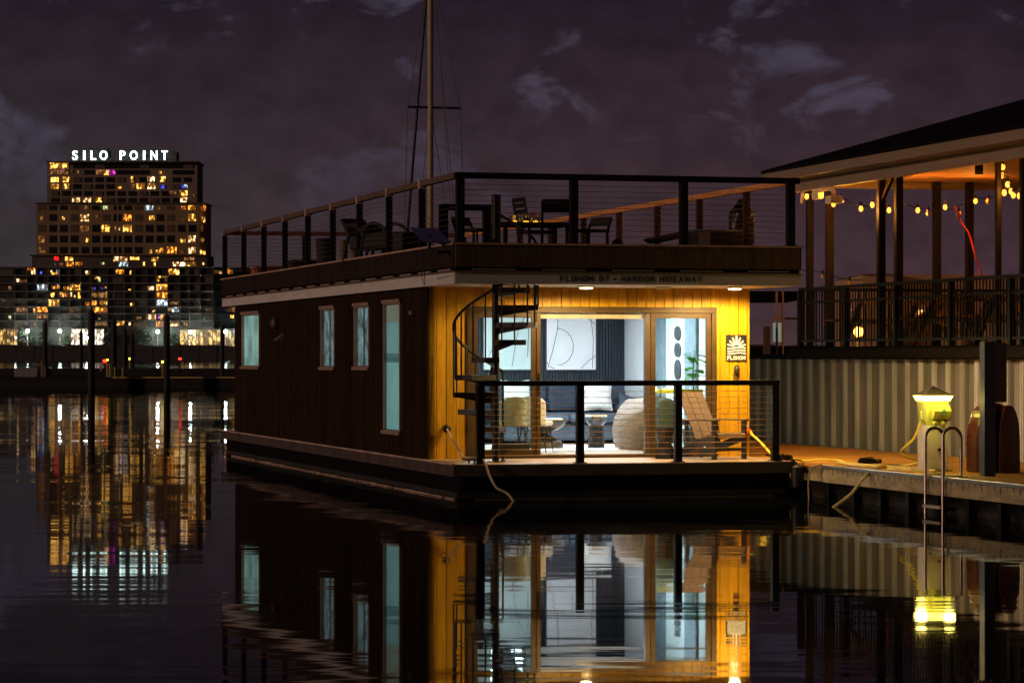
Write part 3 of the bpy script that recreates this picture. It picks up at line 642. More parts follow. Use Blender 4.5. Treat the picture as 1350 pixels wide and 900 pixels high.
pedestal_far(161.3, 485, YD+1, 'unlit yellow pedestal, second along the lit dock edge', False); pedestal_far(170.5, 471.5, Y2+1, 'tiny glowing yellow pedestal between the short piling pair', True, 1.1)
t = thing('beacon', 'red and yellow glowing beacon stand beside the tallest piling', 'beacon', (wx(139, YD), YD+1.4, wz(497, YD)), 'W')
part('stand', MB().box(wx(136.5, YD), wx(138.4, YD), YD+1.2, YD+1.5, wz(497.5, YD), wz(479, YD)).box(wx(140, YD), wx(141.6, YD), YD+1.2, YD+1.5, wz(497.5, YD), wz(479, YD)), M_ped, t)
part('hose', MB().tube([W(133, 489, YD+1.3), W(133.5, 483, YD+1.3), W(136, 479, YD+1.3), W(141, 479, YD+1.3), W(143, 484, YD+1.3), W(143, 490, YD+1.3)], .05, 6), mat('red_hose', (.5, .02, .02), .5), t)
part('red_lamp', MB().ball(W(138, 475.5, YD+1.2), (.13, .1, .09), 1, 10, 6), M_red, t); part('yellow_lamp', MB().ball(W(141.6, 474.3, YD+1.2), (.07, .06, .06), 1, 8, 6), emit('amber_lamp', (1, .5, .02), 9), t)
t = thing('beacon', 'round life ring stand topped by a red lamp on the dock', 'beacon', (wx(237.5, YD), YD+1.4, wz(497, YD)), 'W')
part('post', MB().tube([W(237.5, 498, YD+1.5), W(237.5, 474, YD+1.5)], .05, 6), M_black, t)
part('ring', MB().tube([(wx(237.5, YD)+.13*math.cos(a*.4), YD+1.4, wz(478.5, YD)+.13*math.sin(a*.4)) for a in range(17)], .035, 6), mat('ring_dark', (.12, .02, .02), .6), t)
part('red_lamp', MB().ball(W(237.3, 472.8, YD+1.2), (.11, .08, .07), 1, 10, 6), M_red, t)
t = thing('dock_ladder', 'orange-brown upright gate post near the storage box', 'post', (wx(53, YD), YD+1, wz(497, YD)), 'W')
part('post', MB().box(wx(50.5, YD), wx(51.7, YD), YD+1, YD+1.2, wz(497, YD), wz(476, YD)), mat('lit_orange_post', (.5, .18, .04), .6), t)
part('side_panel', MB().box(wx(52, YD), wx(57, YD), YD+1, YD+1.1, wz(497, YD), wz(482, YD)), mat('grey_panel', (.12, .10, .09), .6), t)

# ================================================================== SAILBOAT MAST BEHIND
YM = 78.0
sb = thing('sailboat', 'moored sailboat whose tall bare mast rises behind the houseboat', 'sailboat', (wx(567, YM), YM, 0), 'W')
x0 = wx(567.5, YM)
M_mast = mat('mast', (.34, .25, .15), .45)
hull = MB(); secs = []
for i in range(9):
    t_ = i/8; y = YM-4+9*t_; w = 1.35*math.sin(math.pi*min(1, .22+t_*.75))**.7; w = max(w, .05)
    secs.append([(x0-w, y, .95), (x0-w*.8, y, .2), (x0, y, -.35), (x0+w*.8, y, .2), (x0+w, y, .95)])
for s_ in secs: hull.v += s_
for i in range(8):
    for k in range(4): hull.f.append((i*5+k, i*5+k+1, (i+1)*5+k+1, (i+1)*5+k))
    hull.f.append((i*5+4, i*5, (i+1)*5, (i+1)*5+4))
hull.f.append((0,1,2,3,4)); hull.f.append((44,43,42,41,40))
part('hull', hull, mat('sail_hull', (.5, .5, .5), .4), sb, True)
part('cabin', MB().box(x0-.7, x0+.7, YM-1.5, YM+2, .95, 1.35), mat('sail_cabin', (.5,.5,.48), .5), sb, bevel=.1)
part('mast', MB().tube([(x0, YM, .9), (x0, YM, wz(-40, YM))], .085, 10), M_mast, sb, True)
part('boom', MB().tube([(x0, YM, 2.3), (x0, YM-3.6, 2.4)], .06, 8), M_mast, sb, True)
part('spreader', MB().bar(W(537.5, 141, YM), W(607, 143, YM), .10, .06), M_black, sb)
zt = wz(-40, YM); xc = x0; st = MB()
def wline(a, b, r): st.tube([a, b], r, 4)
wline((x0-.05, YM, zt), W(537.5, 141, YM), .012); wline(W(537.5, 141, YM), W(532, 330, YM), .012)
wline((x0+.05, YM, zt), W(607, 143, YM), .012); wline(W(607, 143, YM), W(612.5, 330, YM), .012)
wline((x0, YM, wz(142, YM)), W(548, 330, YM), .009); wline((x0, YM, wz(142, YM)), W(597, 330, YM), .009)
wline((x0+.04, YM-.5, zt), W(604, 330, YM-3), .012); wline((x0+.08, YM-.3, zt), W(598, 330, YM-2), .009)
part('stay', st, mat('rigging', (.06, .055, .055), .5), sb)
part('forestay', MB().tube([(x0-.06, YM+.2, zt), W(535, 330, YM+2)], [.035, .05], 6), M_black, sb)

# ================================================================== HOUSEBOAT
DZ = .504; SZ = 3.019; FZ = 3.172; CZ = 3.585; RZ = 4.564; RF = 3.50
WID = 5.13; U0 = .10; U1 = 5.10; VF = 2.05
LEN = fV(293, 0)
WALLEND = fV(310, U0)
hb = thing('houseboat', 'two-deck wooden houseboat with glowing front porch and roof terrace', 'houseboat', (WID/2, LEN/2, 0), 'B')
print('LEN', LEN, 'WALLEND', WALLEND)
# hull and deck platform
part('hull', MB().box(.06, WID-.14, .05, LEN-.1, -.6, .38), M_hull, hb, bevel=.05)
part('deck_platform', MB().box(0, WID-.08, 0, LEN-.02, .40, DZ), M_deck, hb, bevel=.006)
mb = MB().box(-.035, -.003, -.01, LEN-.02, .335, DZ-.012)
part('deck_skirt', mb, M_skirt, hb)
part('deck_skirt', MB().box(-.035, WID-.08, -.045, -.012, .335, DZ-.012), mat('front_skirt', (.05, .035, .025), .6), hb)
wl_ = MB(); rr_ = random.Random(9); y = .2  # pale strips paint the water's glint along the hull side and front
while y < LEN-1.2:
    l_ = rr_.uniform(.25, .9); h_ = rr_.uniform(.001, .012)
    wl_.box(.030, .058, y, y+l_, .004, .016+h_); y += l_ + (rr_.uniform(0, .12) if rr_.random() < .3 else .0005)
part('waterline_glint', wl_, mat('glint_tan', (.38, .26, .18), .6, 0, .4, 3), hb)
part('waterline_glint', MB().box(.3, WID-.4, .03, .049, .004, .018), mat('glint_front', (.10, .08, .04), .7, 0, .4, 3), hb)
part('hull_stain_band', MB().box(.052, .0595, .1, LEN-.2, .03, .11).box(.06, WID-.2, .044, .0495, .03, .11), mat('algae_band', (.009, .009, .006), .9, 0, .6, 5), hb)
bl = MB()
for i in range(26):
    y = .35 + i*.72
    bl.box(-.045, -.036, y-.02, y+.02, .40, .44)
part('skirt_bolt', bl, M_steel, hb)
part('edge_strip', MB().box(-.05, -.005, -.02, LEN-.02, DZ-.010, DZ+.012), mat('edge_strip', (.42, .30, .24), .6, 0, .3, 3), hb)
# side wall (left) as boards with openings
winpx = [(319.2, 342.3, 412.5, 485), (423.2, 441.5, 405.5, 486), (467.3, 487.0, 401.5, 486), (506, 528, 397.5, 570.5)]
def wall_spec(w):
    va = fV(w[1], U0); vb = fV(w[0], U0); vm = (va+vb)/2
    return (va, vb, bz((w[3]), U0, vm)+.0, bz((w[2]), U0, vm))
wsp = [wall_spec(w) for w in winpx]
mb = MB(); y = VF; bw = .10
while y < WALLEND:
    y2 = min(y+bw, WALLEND)
    hs = [s for s in wsp if s[0] < y2-.001 and s[1] > y+.001]
    cuts = [DZ]
    for s in hs:
        cuts += [s[2]+.05, s[3]-.05]
    cuts.append(SZ)
    for a_, b_ in zip(cuts[::2], cuts[1::2]):
        mb.box(U0, U0+.04, y+.008, y2-.008, a_, b_)
    y = y2
# backing sheet behind boards, same openings
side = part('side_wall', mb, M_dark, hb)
bk = MB(); ys = sorted([VF] + [s[0] for s in wsp] + [s[1] for s in wsp] + [WALLEND])
for a_, b_ in zip(ys, ys[1:]):
    m_ = (a_+b_)/2; s = [s for s in wsp if s[0] < m_ < s[1]]
    if s: bk.box(U0+.041, U0+.12, a_, b_, DZ, s[0][2]+.05).box(U0+.041, U0+.12, a_, b_, s[0][3]-.05, SZ)
    else: bk.box(U0+.041, U0+.12, a_, b_, DZ, SZ)
part('side_wall_lining', bk, M_hull, hb)
part('rear_wall', MB().box(U0, U1, WALLEND-.1, WALLEND-.005, DZ, SZ), mat('rear_wall_paint', (.03,.02,.015), .7), hb)
part('right_side_wall', MB().box(U1-.08, U1, VF+.16, WALLEND-.11, DZ, SZ), mat('right_wall_paint', (.03, .02, .015), .7), hb)
# window units
M_wf = mat('window_frame_tan', (.26, .18, .13), .5, 0, .12, 4)
M_pane4 = emit('lit_pane_cyan', (.30, .66, .66), .50, .32, .55, base=(.1, .1, .1))
M_pane1 = emit('lit_pane_pale_cyan', (.58, .98, .88), .85, .5, 1.8, base=(.1, .1, .1))
M_curtain = mat('window_curtain', (.30, .42, .42), .8, 0, .1)
M_blackcurt = mat('dark_curtain', (.02, .03, .035), .8)
for i, s in enumerate(wsp):
    va, vb, z0, z1 = s
    f = MB(); e = .015; fr = .045
    f.box(U0-e, U0+.05, va, va+fr, z0, z1).box(U0-e, U0+.05, vb-fr, vb, z0, z1).box(U0-e, U0+.05, va+fr, vb-fr, z1-fr, z1).box(U0-e, U0+.05, va+fr, vb-fr, z0, z0+fr)
    wf = part('window', f, M_wf, hb, bevel=.004)
    part('window_sill', MB().box(U0-e-.03, U0-e-.001, va-.04, vb+.04, z0-.02, z0+.03), M_wf, wf)
    part('window_head', MB().box(U0-e-.022, U0-e-.001, va-.03, vb+.03, z1-.02, z1+.03), M_wf, wf)
    g = M_pane4 if i == 3 else M_pane1
    if i in (0, 3):
        if i == 0: part('lit_blind', MB().box(U0+.035, U0+.045, va+fr, vb-fr, z0+fr, z1-fr), g, wf)
        else:
            hh_ = z1-z0-2*fr; zz_ = [z0+fr, z0+fr+hh_*.54, z0+fr+hh_*.61, z0+fr+hh_*.86, z1-fr]  # tan top band paints a reflection in the glass
            for a_, b_, c_, st_ in zip(zz_, zz_[1:], ((.34,.74,.72), (.16,.42,.44), (.30,.66,.65), (.46,.48,.36)), (.62, .40, .54, .46)):
                part('lit_blind', MB().box(U0+.035, U0+.045, va+fr, vb-fr, a_+.001, b_-.001), emit('lit_blind_%d' % int(c_[0]*100), c_, st_, .2, .9, base=(.1,.1,.1)), wf)
    else:
        c = MB(); n = 40; yy = [va+fr + (vb-va-2*fr)*k/n for k in range(n+1)]
        vs = []
        for k, yv in enumerate(yy):
            d = .018*math.sin(k*1.15) + .008*math.sin(k*2.9)
            vs += [(U0+.042+d*.6, yv, z0+fr), (U0+.042+d*.6, yv, z1-fr)]
        c.add(vs, [(2*k, 2*k+2, 2*k+3, 2*k+1) for k in range(n)])
        part('curtain', c, emit('backlit_curtain', (.40, .66, .70), .42, .8, 5.5, base=(.2,.25,.25)), wf)
        part('curtain_edge', MB().box(U0+.021, U0+.025, va+fr+.36*(vb-va), va+fr+.44*(vb-va), z0+fr, z1-fr), M_blackcurt, wf)
    part('glass', MB().box(U0+.006, U0+.012, va+fr-.005, vb-fr+.005, z0+fr-.005, z1-fr+.005), glass('window_glass', (.92, .96, .95), .10, edge=1.0), wf)
for v_ in (4.2, 7.6, 11.0, 14.5):  # unseen lit panes added to throw light on the corrugated wall
    wf = part('window', MB().box(U1+.001, U1+.03, v_-.5, v_+.5, .95, 2.55), M_wf, hb)  # added window frame on the unseen right side
    part('lit_blind', MB().box(U1+.0301, U1+.036, v_-.45, v_+.45, 1.0, 2.5), emit('added_blind_glow', (.75, .80, .55), 1.7, sample=True), wf)  # added glowing pane, unseen, lights the corrugated wall
# wall fittings on the dark side
vv = fV(545, U0)
part('camera_fitting', MB().box(U0-.07, U0, vv-.14, vv+.04, bz(416, U0, vv), bz(409, U0, vv)), M_steel, hb, bevel=.01)
vv = fV(365, U0)
part('vent_cap', MB().ball((U0-.03, vv, bz(426, U0, vv)), (.09, .13, .11), .8, 12, 8), mat('vent_dark', (.06, .04, .03), .5), hb, True)
vv = fV(372, U0)
part('vent_hood', MB().prism([(U0, bz(440, U0, vv)), (U0-.16, bz(449, U0, vv)), (U0-.02, bz(450, U0, vv)), (U0, bz(450, U0, vv))], vv-.2, vv+.1, 'xz'), mat('vent_hood_grey', (.16, .12, .10), .5), hb)
# front wall boards (golden)
DX0 = fU(615.5, VF); DX1 = fU(944.5, VF); DTOP = bz(404.3, (DX0+DX1)/2, VF)
mb = MB(); x = U0
while x < U1-.01:
    x2 = min(x+.146, U1)
    if x2 > DX0+.02 and x < DX1-.02:
        if x < DX0: mb.box(x+.003, DX0-.005, VF, VF+.03, DZ, SZ)
        elif x2 > DX1: mb.box(DX1+.005, x2-.003, VF, VF+.03, DZ, SZ)
        if x < DX0: mb.box(DX0-.004, x2-.003, VF, VF+.03, DTOP, SZ)
        elif x2 > DX1: mb.box(x+.003, DX1+.004, VF, VF+.03, DTOP, SZ)
        else: mb.box(x+.005, x2-.005, VF, VF+.03, DTOP, SZ)
    else: mb.box(x+.005, x2-.005, VF, VF+.03, DZ, SZ)
    x = x2
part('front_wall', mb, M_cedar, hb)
part('front_wall_lining', MB().box(U0, DX0, VF+.031, VF+.15, DZ, SZ).box(DX1, U1, VF+.031, VF+.15, DZ, SZ).box(DX0, DX1, VF+.031, VF+.15, DTOP, SZ), M_hull, hb)
part('corner_board', MB().box(U0-.004, U0+.036, VF-.01, VF-.001, DZ, SZ), M_dark, hb)
# sliding door frame and panes
fr = MB(); V0, V1 = VF-.03, VF+.12
fr.box(DX0, DX1, V0, V1, DTOP-.09, DTOP+.0).box(DX0, DX1, V0-.05, V1, DZ+.002, DZ+.045)
p = lambda px: fU(px, VF)
for a_, b_ in ((615.5, 623), (937.5, 944.5)): fr.box(p(a_), p(b_), V0, V1, DZ+.045, DTOP-.09)
door = part('sliding_door', fr, M_bronze, hb, bevel=.006)
def sash(x0, x1, vo, gl):
    m_ = MB(); s = .075; zb, zt_ = DZ+.046, DTOP-.092
    m_.box(x0, x0+s, vo, vo+.045, zb, zt_).box(x1-s, x1, vo, vo+.045, zb, zt_).box(x0+s, x1-s, vo, vo+.045, zt_-s, zt_).box(x0+s, x1-s, vo, vo+.045, zb, zb+s*1.1)
    pp = part('sash', m_, M_bronze, door, bevel=.004)
    g_ = part('glass_pane', MB().box(x0+s-.004, x1-s+.004, vo+.018, vo+.024, zb+s*1.1-.004, zt_-s+.004), gl, door)
M_gl = glass('door_glass', (.84, .93, .91), .10)
sash(p(623.2), p(707), VF+.0, M_gl); sash(p(858), p(937.3), VF+.0, M_gl)
sash(p(625), p(713), VF+.055, M_gl) if False else None
part('door_post', MB().box(p(707.2), p(712.3), VF-.02, VF+.1, DZ+.046, DTOP-.092), M_bronze, door)
part('door_post', MB().box(p(851), p(857.8), VF+.01, VF+.1, DZ+.046, DTOP-.092), mat('dark_bronze', (.07, .045, .03), .4), door)
part('roller_blind', MB().box(p(713), p(850), VF+.06, VF+.10, DTOP-.175, DTOP-.095), mat('blind_case', (.30, .27, .22), .6), door)
part('door_handle', MB().box(p(709), p(710.4), VF-.05, VF-.021, 1.45, 1.75), M_black, door)
# porch soffit and ceiling of the rooms (one slab)
part('soffit', MB().box(.03, WID-.03, .03, LEN-.03, SZ+.001, SZ+.05), mat('soffit_white', (.55, .50, .42), .6), hb)
# fascia: white boards along front and side
part('front_fascia', MB().box(0, WID, 0, .03, SZ-.004, FZ), mat('front_fascia_white', (.42, .41, .37), .5, 0, .06, 2), hb)
fs = MB()
cuts = [0.032, fV(557, 0), fV(470, 0), fV(373, 0), LEN]
for a_, b_ in zip(cuts, cuts[1:]): fs.box(-.004, .026, a_+.006, b_-.006, SZ-.004, FZ)
part('side_fascia', fs, M_white, hb)
part('right_fascia', MB().box(WID-.03, WID, .031, LEN, SZ-.004, FZ), M_white, hb)
# ledge above fascia with its long narrow grooves, then the clad parapet
part('fascia_ledge', MB().box(-.03, WID+.02, -.03, LEN+.01, FZ+.001, FZ+.02), mat('ledge_brown', (.16, .11, .075), .6), hb)
part('recess_band', MB().box(.02, WID-.02, .02, LEN-.02, FZ+.021, FZ+.075), M_hull, hb)
M_slot = mat('slot_strip', (.28, .22, .17), .6)
for i in range(5):
    x_ = .25 + i*1.02; part('drip_strip', MB().box(x_, x_+.62, -.012, .018, FZ+.036, FZ+.05), M_slot, hb)
for i in range(16):
    y_ = .25 + i*1.18; part('drip_strip', MB().box(-.012, .018, y_, y_+.72, FZ+.034, FZ+.052), M_slot, hb)
mb = MB(); x = 0.0
while x < WID-.01:
    x2 = min(x+.146, WID); mb.box(x+.0025, x2-.0025, -.02, .02, FZ+.076, CZ-.03); x = x2
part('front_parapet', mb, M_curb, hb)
mb = MB(); y = .022
while y < LEN-.01:
    y2 = min(y+.146, LEN); mb.box(-.02, .02, y+.0025, y2-.0025, FZ+.076, CZ-.03); y = y2
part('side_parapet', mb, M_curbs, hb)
part('roof_deck', MB().box(.021, WID-.021, .021, LEN-.021, FZ+.08, RF), mat('roof_deck', (.12, .09, .07), .7), hb)
part('parapet_cap', MB().box(-.045, WID+.03, -.045, .07, CZ-.029, CZ).box(-.045, .07, .0701, LEN, CZ-.029, CZ).box(WID-.07, WID+.03, .0701, LEN, CZ-.029, CZ).box(.0701, WID-.0701, LEN-.07, LEN, CZ-.029, CZ), M_trim, hb)
part('rear_parapet', MB().box(0, WID, LEN-.05, LEN-.01, FZ+.076, CZ-.03), M_curbs, hb)
part('right_parapet', MB().box(WID-.04, WID-.002, .022, LEN-.051, FZ+.076, CZ-.03), M_curbs, hb)
# lettering on the fascia
def letters(s, x0px, x1px, y0, y1, V, m, parent, name='lettering', bold=.0, sp=1.0):
    mb, w = text_mb(s, 1.0, bold, .006, sp)
    a = fU(x0px, V); b = fU(x1px, V); zb = bz(y1, (a+b)/2, V); zt_ = bz(y0, (a+b)/2, V)
    zmin = min(v[2] for v in mb.v); zmax = max(v[2] for v in mb.v); xmin = min(v[0] for v in mb.v)
    sx = (b-a)/(w-xmin); sz = (zt_-zb)/(zmax-zmin)
    mb.v = [((x-xmin)*sx+a, y_*.6+V-.004, (z-zmin)*sz+zb) for x, y_, z in mb.v]
    return part(name, mb, m, parent)
mat('black_letter', (.02, .02, .02), .6)
for w_, a_, b_, c_ in (('FLOHOM', 738, 782, 363.4), ('07', 789.5, 802, 363.6), ('HARBOR', 819, 863, 364), ('HIDEAWAY', 869.5, 925, 364.2)):
    ua, ub = fU(a_, 0), fU(b_, 0); um = (ua+ub)/2
    part('lettering', stroke_text(MB(), w_, ua, ub, bz(c_+7.5, um, 0), bz(c_, um, 0), -.003, .0135, .004), MATS['black_letter'], hb)
mbd = MB(); cxm = fU(810.3, 0); czm = bz(367.8, cxm, 0); mbd.prism([(cxm+.018*math.cos(k*.628), czm+.018*math.sin(k*.628)) for k in range(10)], -.006, -.001, 'xz')
part('lettering', mbd, MATS['black_letter'], hb)
# roof railing
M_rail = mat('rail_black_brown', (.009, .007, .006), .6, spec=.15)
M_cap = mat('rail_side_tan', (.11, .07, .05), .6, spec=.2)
M_railr = mat('rail_orange_lit', (.55, .24, .07), .55)  # orange lamplight on the right-hand rail is put into its colour
TH = .085
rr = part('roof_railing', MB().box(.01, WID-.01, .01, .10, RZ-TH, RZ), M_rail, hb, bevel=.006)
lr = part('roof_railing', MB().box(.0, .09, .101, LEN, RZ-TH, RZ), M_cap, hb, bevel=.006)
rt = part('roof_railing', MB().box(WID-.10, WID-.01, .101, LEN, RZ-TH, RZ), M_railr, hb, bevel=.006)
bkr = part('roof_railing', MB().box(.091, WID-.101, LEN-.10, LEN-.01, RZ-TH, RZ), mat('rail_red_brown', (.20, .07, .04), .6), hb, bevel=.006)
def post(U, V, w, parent, z0=CZ, z1=RZ-TH, m=M_rail, d=None, base=True):
    d = d or w
    mb = MB().box(U-w/2, U+w/2, V-d/2, V+d/2, z0+(.012 if base else 0), z1)
    if base: mb.box(U-w/2-.03, U+w/2+.03, V-d/2-.03, V+d/2+.03, z0, z0+.012)
    return part('post', mb, m, parent)
for px in (606.5, 756.3, 901, 1042):
    post(min(max(fU(px, .055), .058), WID-.06), .055, .108, rr)
sidepx = [321.5, 348, 375.8, 406, 438.8, 474, 513, 556.5]
side_v = [LEN-.06] + [fV(px, .045) for px in sidepx]
capm = MB()
for v in side_v:
    post(.045, v, .09, lr, m=M_rail); capm.box(-.008, .098, v-.05, v+.05, RZ-TH-.03, RZ+.012)
part('post_cap', capm, mat('cap_grey', (.40, .30, .25), .5), lr)
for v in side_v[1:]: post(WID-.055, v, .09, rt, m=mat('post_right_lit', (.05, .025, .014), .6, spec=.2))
for u_ in (1.7, 3.4): post(u_, LEN-.055, .09, bkr)
post(WID-.055, LEN-.055, .09, bkr)
cb = MB(); cl = MB(); cr = MB(); cx_ = MB()
for k in range(1, 11):
    z = CZ + .03 + k*(RZ-TH-CZ-.03)/11.0
    cb.tube([(.06, .055, z), (WID-.06, .055, z)], .0032, 4); cl.tube([(.045, .06, z), (.045, LEN-.06, z)], .0032, 4)
    cr.tube([(WID-.055, .06, z), (WID-.055, LEN-.06, z)], .0032, 4); cx_.tube([(.06, LEN-.055, z), (WID-.06, LEN-.055, z)], .0032, 4)
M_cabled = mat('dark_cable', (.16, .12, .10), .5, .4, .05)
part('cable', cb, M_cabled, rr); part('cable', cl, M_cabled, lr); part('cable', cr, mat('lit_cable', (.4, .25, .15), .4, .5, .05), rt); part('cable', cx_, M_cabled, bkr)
# porch railing
px0, px1 = fU(630, .09), fU(1027, .09)
PRZ = bz(501.3, 2.5, .09)
pr = part('porch_railing', MB().box(px0, px1, .05, .13, PRZ-.075, PRZ), M_rail, hb, bevel=.006)
for px in (633.5, 764.5, 893.7, 1021.5): post(fU(px, .09), .09, .10, pr, DZ, PRZ-.075)
cb = MB()
for k in range(1, 13):
    z = DZ+.035 + k*(PRZ-.075-DZ-.035)/13.0; cb.tube([(px0+.05, .09, z), (px1-.05, .09, z)], .0042, 5)
part('cable', cb, mat('bright_cable', (.75, .5, .3), .35, .7, .03), pr)
# porch ceiling lights
M_down = emit('downlight_lens', (1, .78, .45), 16, sample=False)
def downlight(px, V, on=True):
    U = fU(px, V)
    t_ = part('ceiling_light', MB().lathe([(.10, SZ-.028), (.12, SZ-.022), (.12, SZ)], (U, V), 20), mat('light_rim', (.6,.58,.5), .4), hb, True)
    part('lens', MB().lathe([(.02, SZ-.045), (.085, SZ-.042), (.095, SZ-.0285)], (U, V), 20), M_down if on else mat('lens_off', (.5,.45,.35), .3), t_, True)
    if on:
        light('porch_lamp', 'SPOT', hb, (U, V, SZ-.06), 580 if px > 900 else 360, (1, .70, .27), .07, (0, 0, 0), 176, .25)
downlight(773, .95); downlight(968.5, .95); downlight(874.5, .95, False)
# wall plaque with rising sun over waves
PV = VF-.012
pu0, pu1 = fU(957, PV), fU(984, PV); pz0, pz1 = bz(475.7, 4.8, PV), bz(441.2, 4.8, PV)
plq = part('wall_plaque', MB().box(pu0, pu1, PV-.012, PV+.011, pz0, pz1), mat('plaque_black', (.012, .009, .009), .5), hb, bevel=.003)
em = MB(); cu_ = (pu0+pu1)/2; ww = pu1-pu0; hh = pz1-pz0; PF = PV-.015
def Q(a, b): return (pu0 + a*ww, PF, pz0 + b*hh)
for k, (dx, dy) in enumerate(((-.45, .10), (-.34, .24), (-.19, .36), (0, .44), (.19, .36), (.34, .24), (.45, .10))):
    n_ = math.hypot(dx, dy)
    em.bar(Q(.5+dx*.17/n_*1.1, .53+dy*.12/n_*1.1), Q(.5+dx, .53+dy), .006, .028, (0, 1, 0)) if False else em.bar(Q(.5+dx*.30, .55+dy*.22), Q(.5+dx, .53+dy), .028 if False else .022, .006, (0, 1, 0))
for k in range(3):
    pts = [Q(.06+.88*j/16, .50-k*.105+.022*math.sin(j/16*2*math.pi+.6+math.pi)) for j in range(17)]
    for a_, b_ in zip(pts, pts[1:]): em.bar(a_, b_, .020, .006, (0, 1, 0))
arc = [Q(.5+.17*math.cos(math.pi*j/10), .545+.085*math.sin(math.pi*j/10)) for j in range(11)]
for a_, b_ in zip(arc, arc[1:]): em.bar(a_, b_, .014, .006, (0, 1, 0))
part('emblem', em, mat('plaque_white', (.9, .85, .8), .5), plq)
part('plaque_lettering', stroke_text(MB(), 'FLOHOM', fU(958.6, PF), fU(982.6, PF), bz(474.3, 4.8, PF), bz(469.0, 4.8, PF), PF, .0125, .006), MATS['plaque_white'], plq)
# wall lantern below the plaque
lu = fU(971, VF-.04)
wl = part('wall_lantern', MB().ball((lu, VF-.05, bz(487.5, lu, VF)), (.045, .055, .075), .9, 14, 10), mat('lantern_dark', (.03, .02, .012), .25), hb, True)
part('lantern_bracket', MB().prism([(lu-.05, bz(492, lu, VF)), (lu+.05, bz(492, lu, VF)), (lu+.035, bz(500, lu, VF)), (lu-.035, bz(500, lu, VF))], VF-.03, VF-.001, 'xz'), mat('lantern_bracket', (.14, .07, .03), .4), wl)
# shore power inlet on the front wall
iu = fU(984, VF-.05); iz = bz(566, iu, VF)
inl = part('power_inlet', MB().box(iu-.06, iu+.05, VF-.06, VF, iz-.02, iz+.07), mat('inlet_grey', (.5, .45, .4), .3), hb, bevel=.008)
part('plug', MB().tube([(iu-.02, VF-.06, iz), (iu+.03, VF-.16, iz-.03)], [.05, .04], 12), mat('plug_orange', (.55, .07, .01), .4), inl)
# cleats and fender rings
def cleat(U, V, parent=hb):
    return part('cleat', MB().tube([(U-.14, V, DZ+.07), (U-.05, V, DZ+.055), (U+.05, V, DZ+.055), (U+.14, V, DZ+.07)], .014, 8).tube([(U-.04, V, DZ), (U-.04, V, DZ+.055)], .014, 6).tube([(U+.04, V, DZ), (U+.04, V, DZ+.055)], .014, 6), M_black, parent, True)
cleat(fU(622, .25), .25); cleat(4.95, .6)
# small solar panel on a bracket outside the parapet
sp_v = fV(583, -.3)
P0 = Vector((-.32, sp_v, bz(318, -.3, sp_v))); 
A_ = [b for b in ((539.5, 299.7, .9), (578, 300.7, .0), (595, 318.6, -.1), (557, 318, .8))]
def PP(px, py, V): U_ = fU(px, V); return Vector((U_, V, bz(py, U_, V)))
c4 = [PP(539.5, 299.7, .95), PP(576, 300.7, .50), PP(595, 319, .05), PP(557, 318, .50)]
nrm = (c4[1]-c4[0]).cross(c4[3]-c4[0]).normalized()*.03
mb = MB().add([tuple(v) for v in c4] + [tuple(v+nrm) for v in c4], [(0,1,2,3),(7,6,5,4),(0,4,5,1),(1,5,6,2),(2,6,7,3),(3,7,4,0)])
spn = part('solar_panel', mb, mat('solar_blue', (.030, .026, .075), .3, 0, .2, 14), hb)
c_ = (c4[0]+c4[1]+c4[2]+c4[3])/4
part('bracket', MB().tube([tuple(c_), tuple(PP(566, 327, .4)), tuple(PP(578, 333, .1)), (-.02, fV(592, -.02), CZ-.12)], .022, 8), M_black, spn)
# thin hanging wire over the fascia corner
part('wire', MB().tube([tuple(PP(559, 355, .0)+Vector((-.03,.0,0))), tuple(PP(556.5, 364, 1.0)), tuple(PP(558, 373, 1.05)), tuple(PP(560, 376, .9)), tuple(PP(559.5, 356, .9))], .006, 5), M_black, hb)

# ---- spiral staircase
SV = .70; SU = fU(653.5, SV); SR = .60
stt = part('spiral_staircase', MB().tube([(SU, SV, DZ), (SU, SV, 4.29)], .052, 16).lathe([(.13, DZ), (.13, DZ+.014)], (SU, SV), 16), M_black, hb, True)
nst = 11; rise = .2475; ang0 = 40; dang = 40; HR = .88; K0 = 1.62
def sp_pt(k, r, dz=0): a = R(ang0 + dang*(k-1)); return (SU+r*math.cos(a), SV+r*math.sin(a), DZ+rise*k+dz)
M_tread = mat('tread_metal', (.016, .012, .010), .5, spec=.25)
for k in range(1, nst+1):
    a = R(ang0+dang*(k-1)); h = R(20); z = DZ+rise*k
    poly = [(SU+.05*math.cos(a-1.2), SV+.05*math.sin(a-1.2)), (SU+SR*math.cos(a-h), SV+SR*math.sin(a-h)), (SU+SR*1.01*math.cos(a), SV+SR*1.01*math.sin(a)), (SU+SR*math.cos(a+h), SV+SR*math.sin(a+h)), (SU+.05*math.cos(a+1.2), SV+.05*math.sin(a+1.2))]
    mb = MB().prism(poly, z-.075, z, 'xy')
    mb.add([(SU, SV, z-.17), tuple(Vector((SU+SR*.9*math.cos(a), SV+SR*.9*math.sin(a), z-.076))), (SU, SV, z-.07)], [(0,1,2)])
    s_ = part('step', mb, M_tread, stt)
    for da in (-17, 1):
        aa = a + R(da); x_, y_ = SU+SR*1.0*math.cos(aa), SV+SR*1.0*math.sin(aa)
        hz = z + HR + rise*(da/dang)
        if k + da/dang < K0: continue
        part('baluster', MB().tube([(x_, y_, z-.05), (x_, y_, min(hz, 3.9 if k > 9 else hz))], .0125, 6), M_black, stt)
pts = []
for i in range(0, 110):
    k = K0 + i*.092
    a = R(ang0 + dang*(k-1))
    pts.append((SU+SR*math.cos(a), SV+SR*math.sin(a), DZ+rise*k+HR))
pts = [p_ for p_ in pts if p_[2] < 4.05]
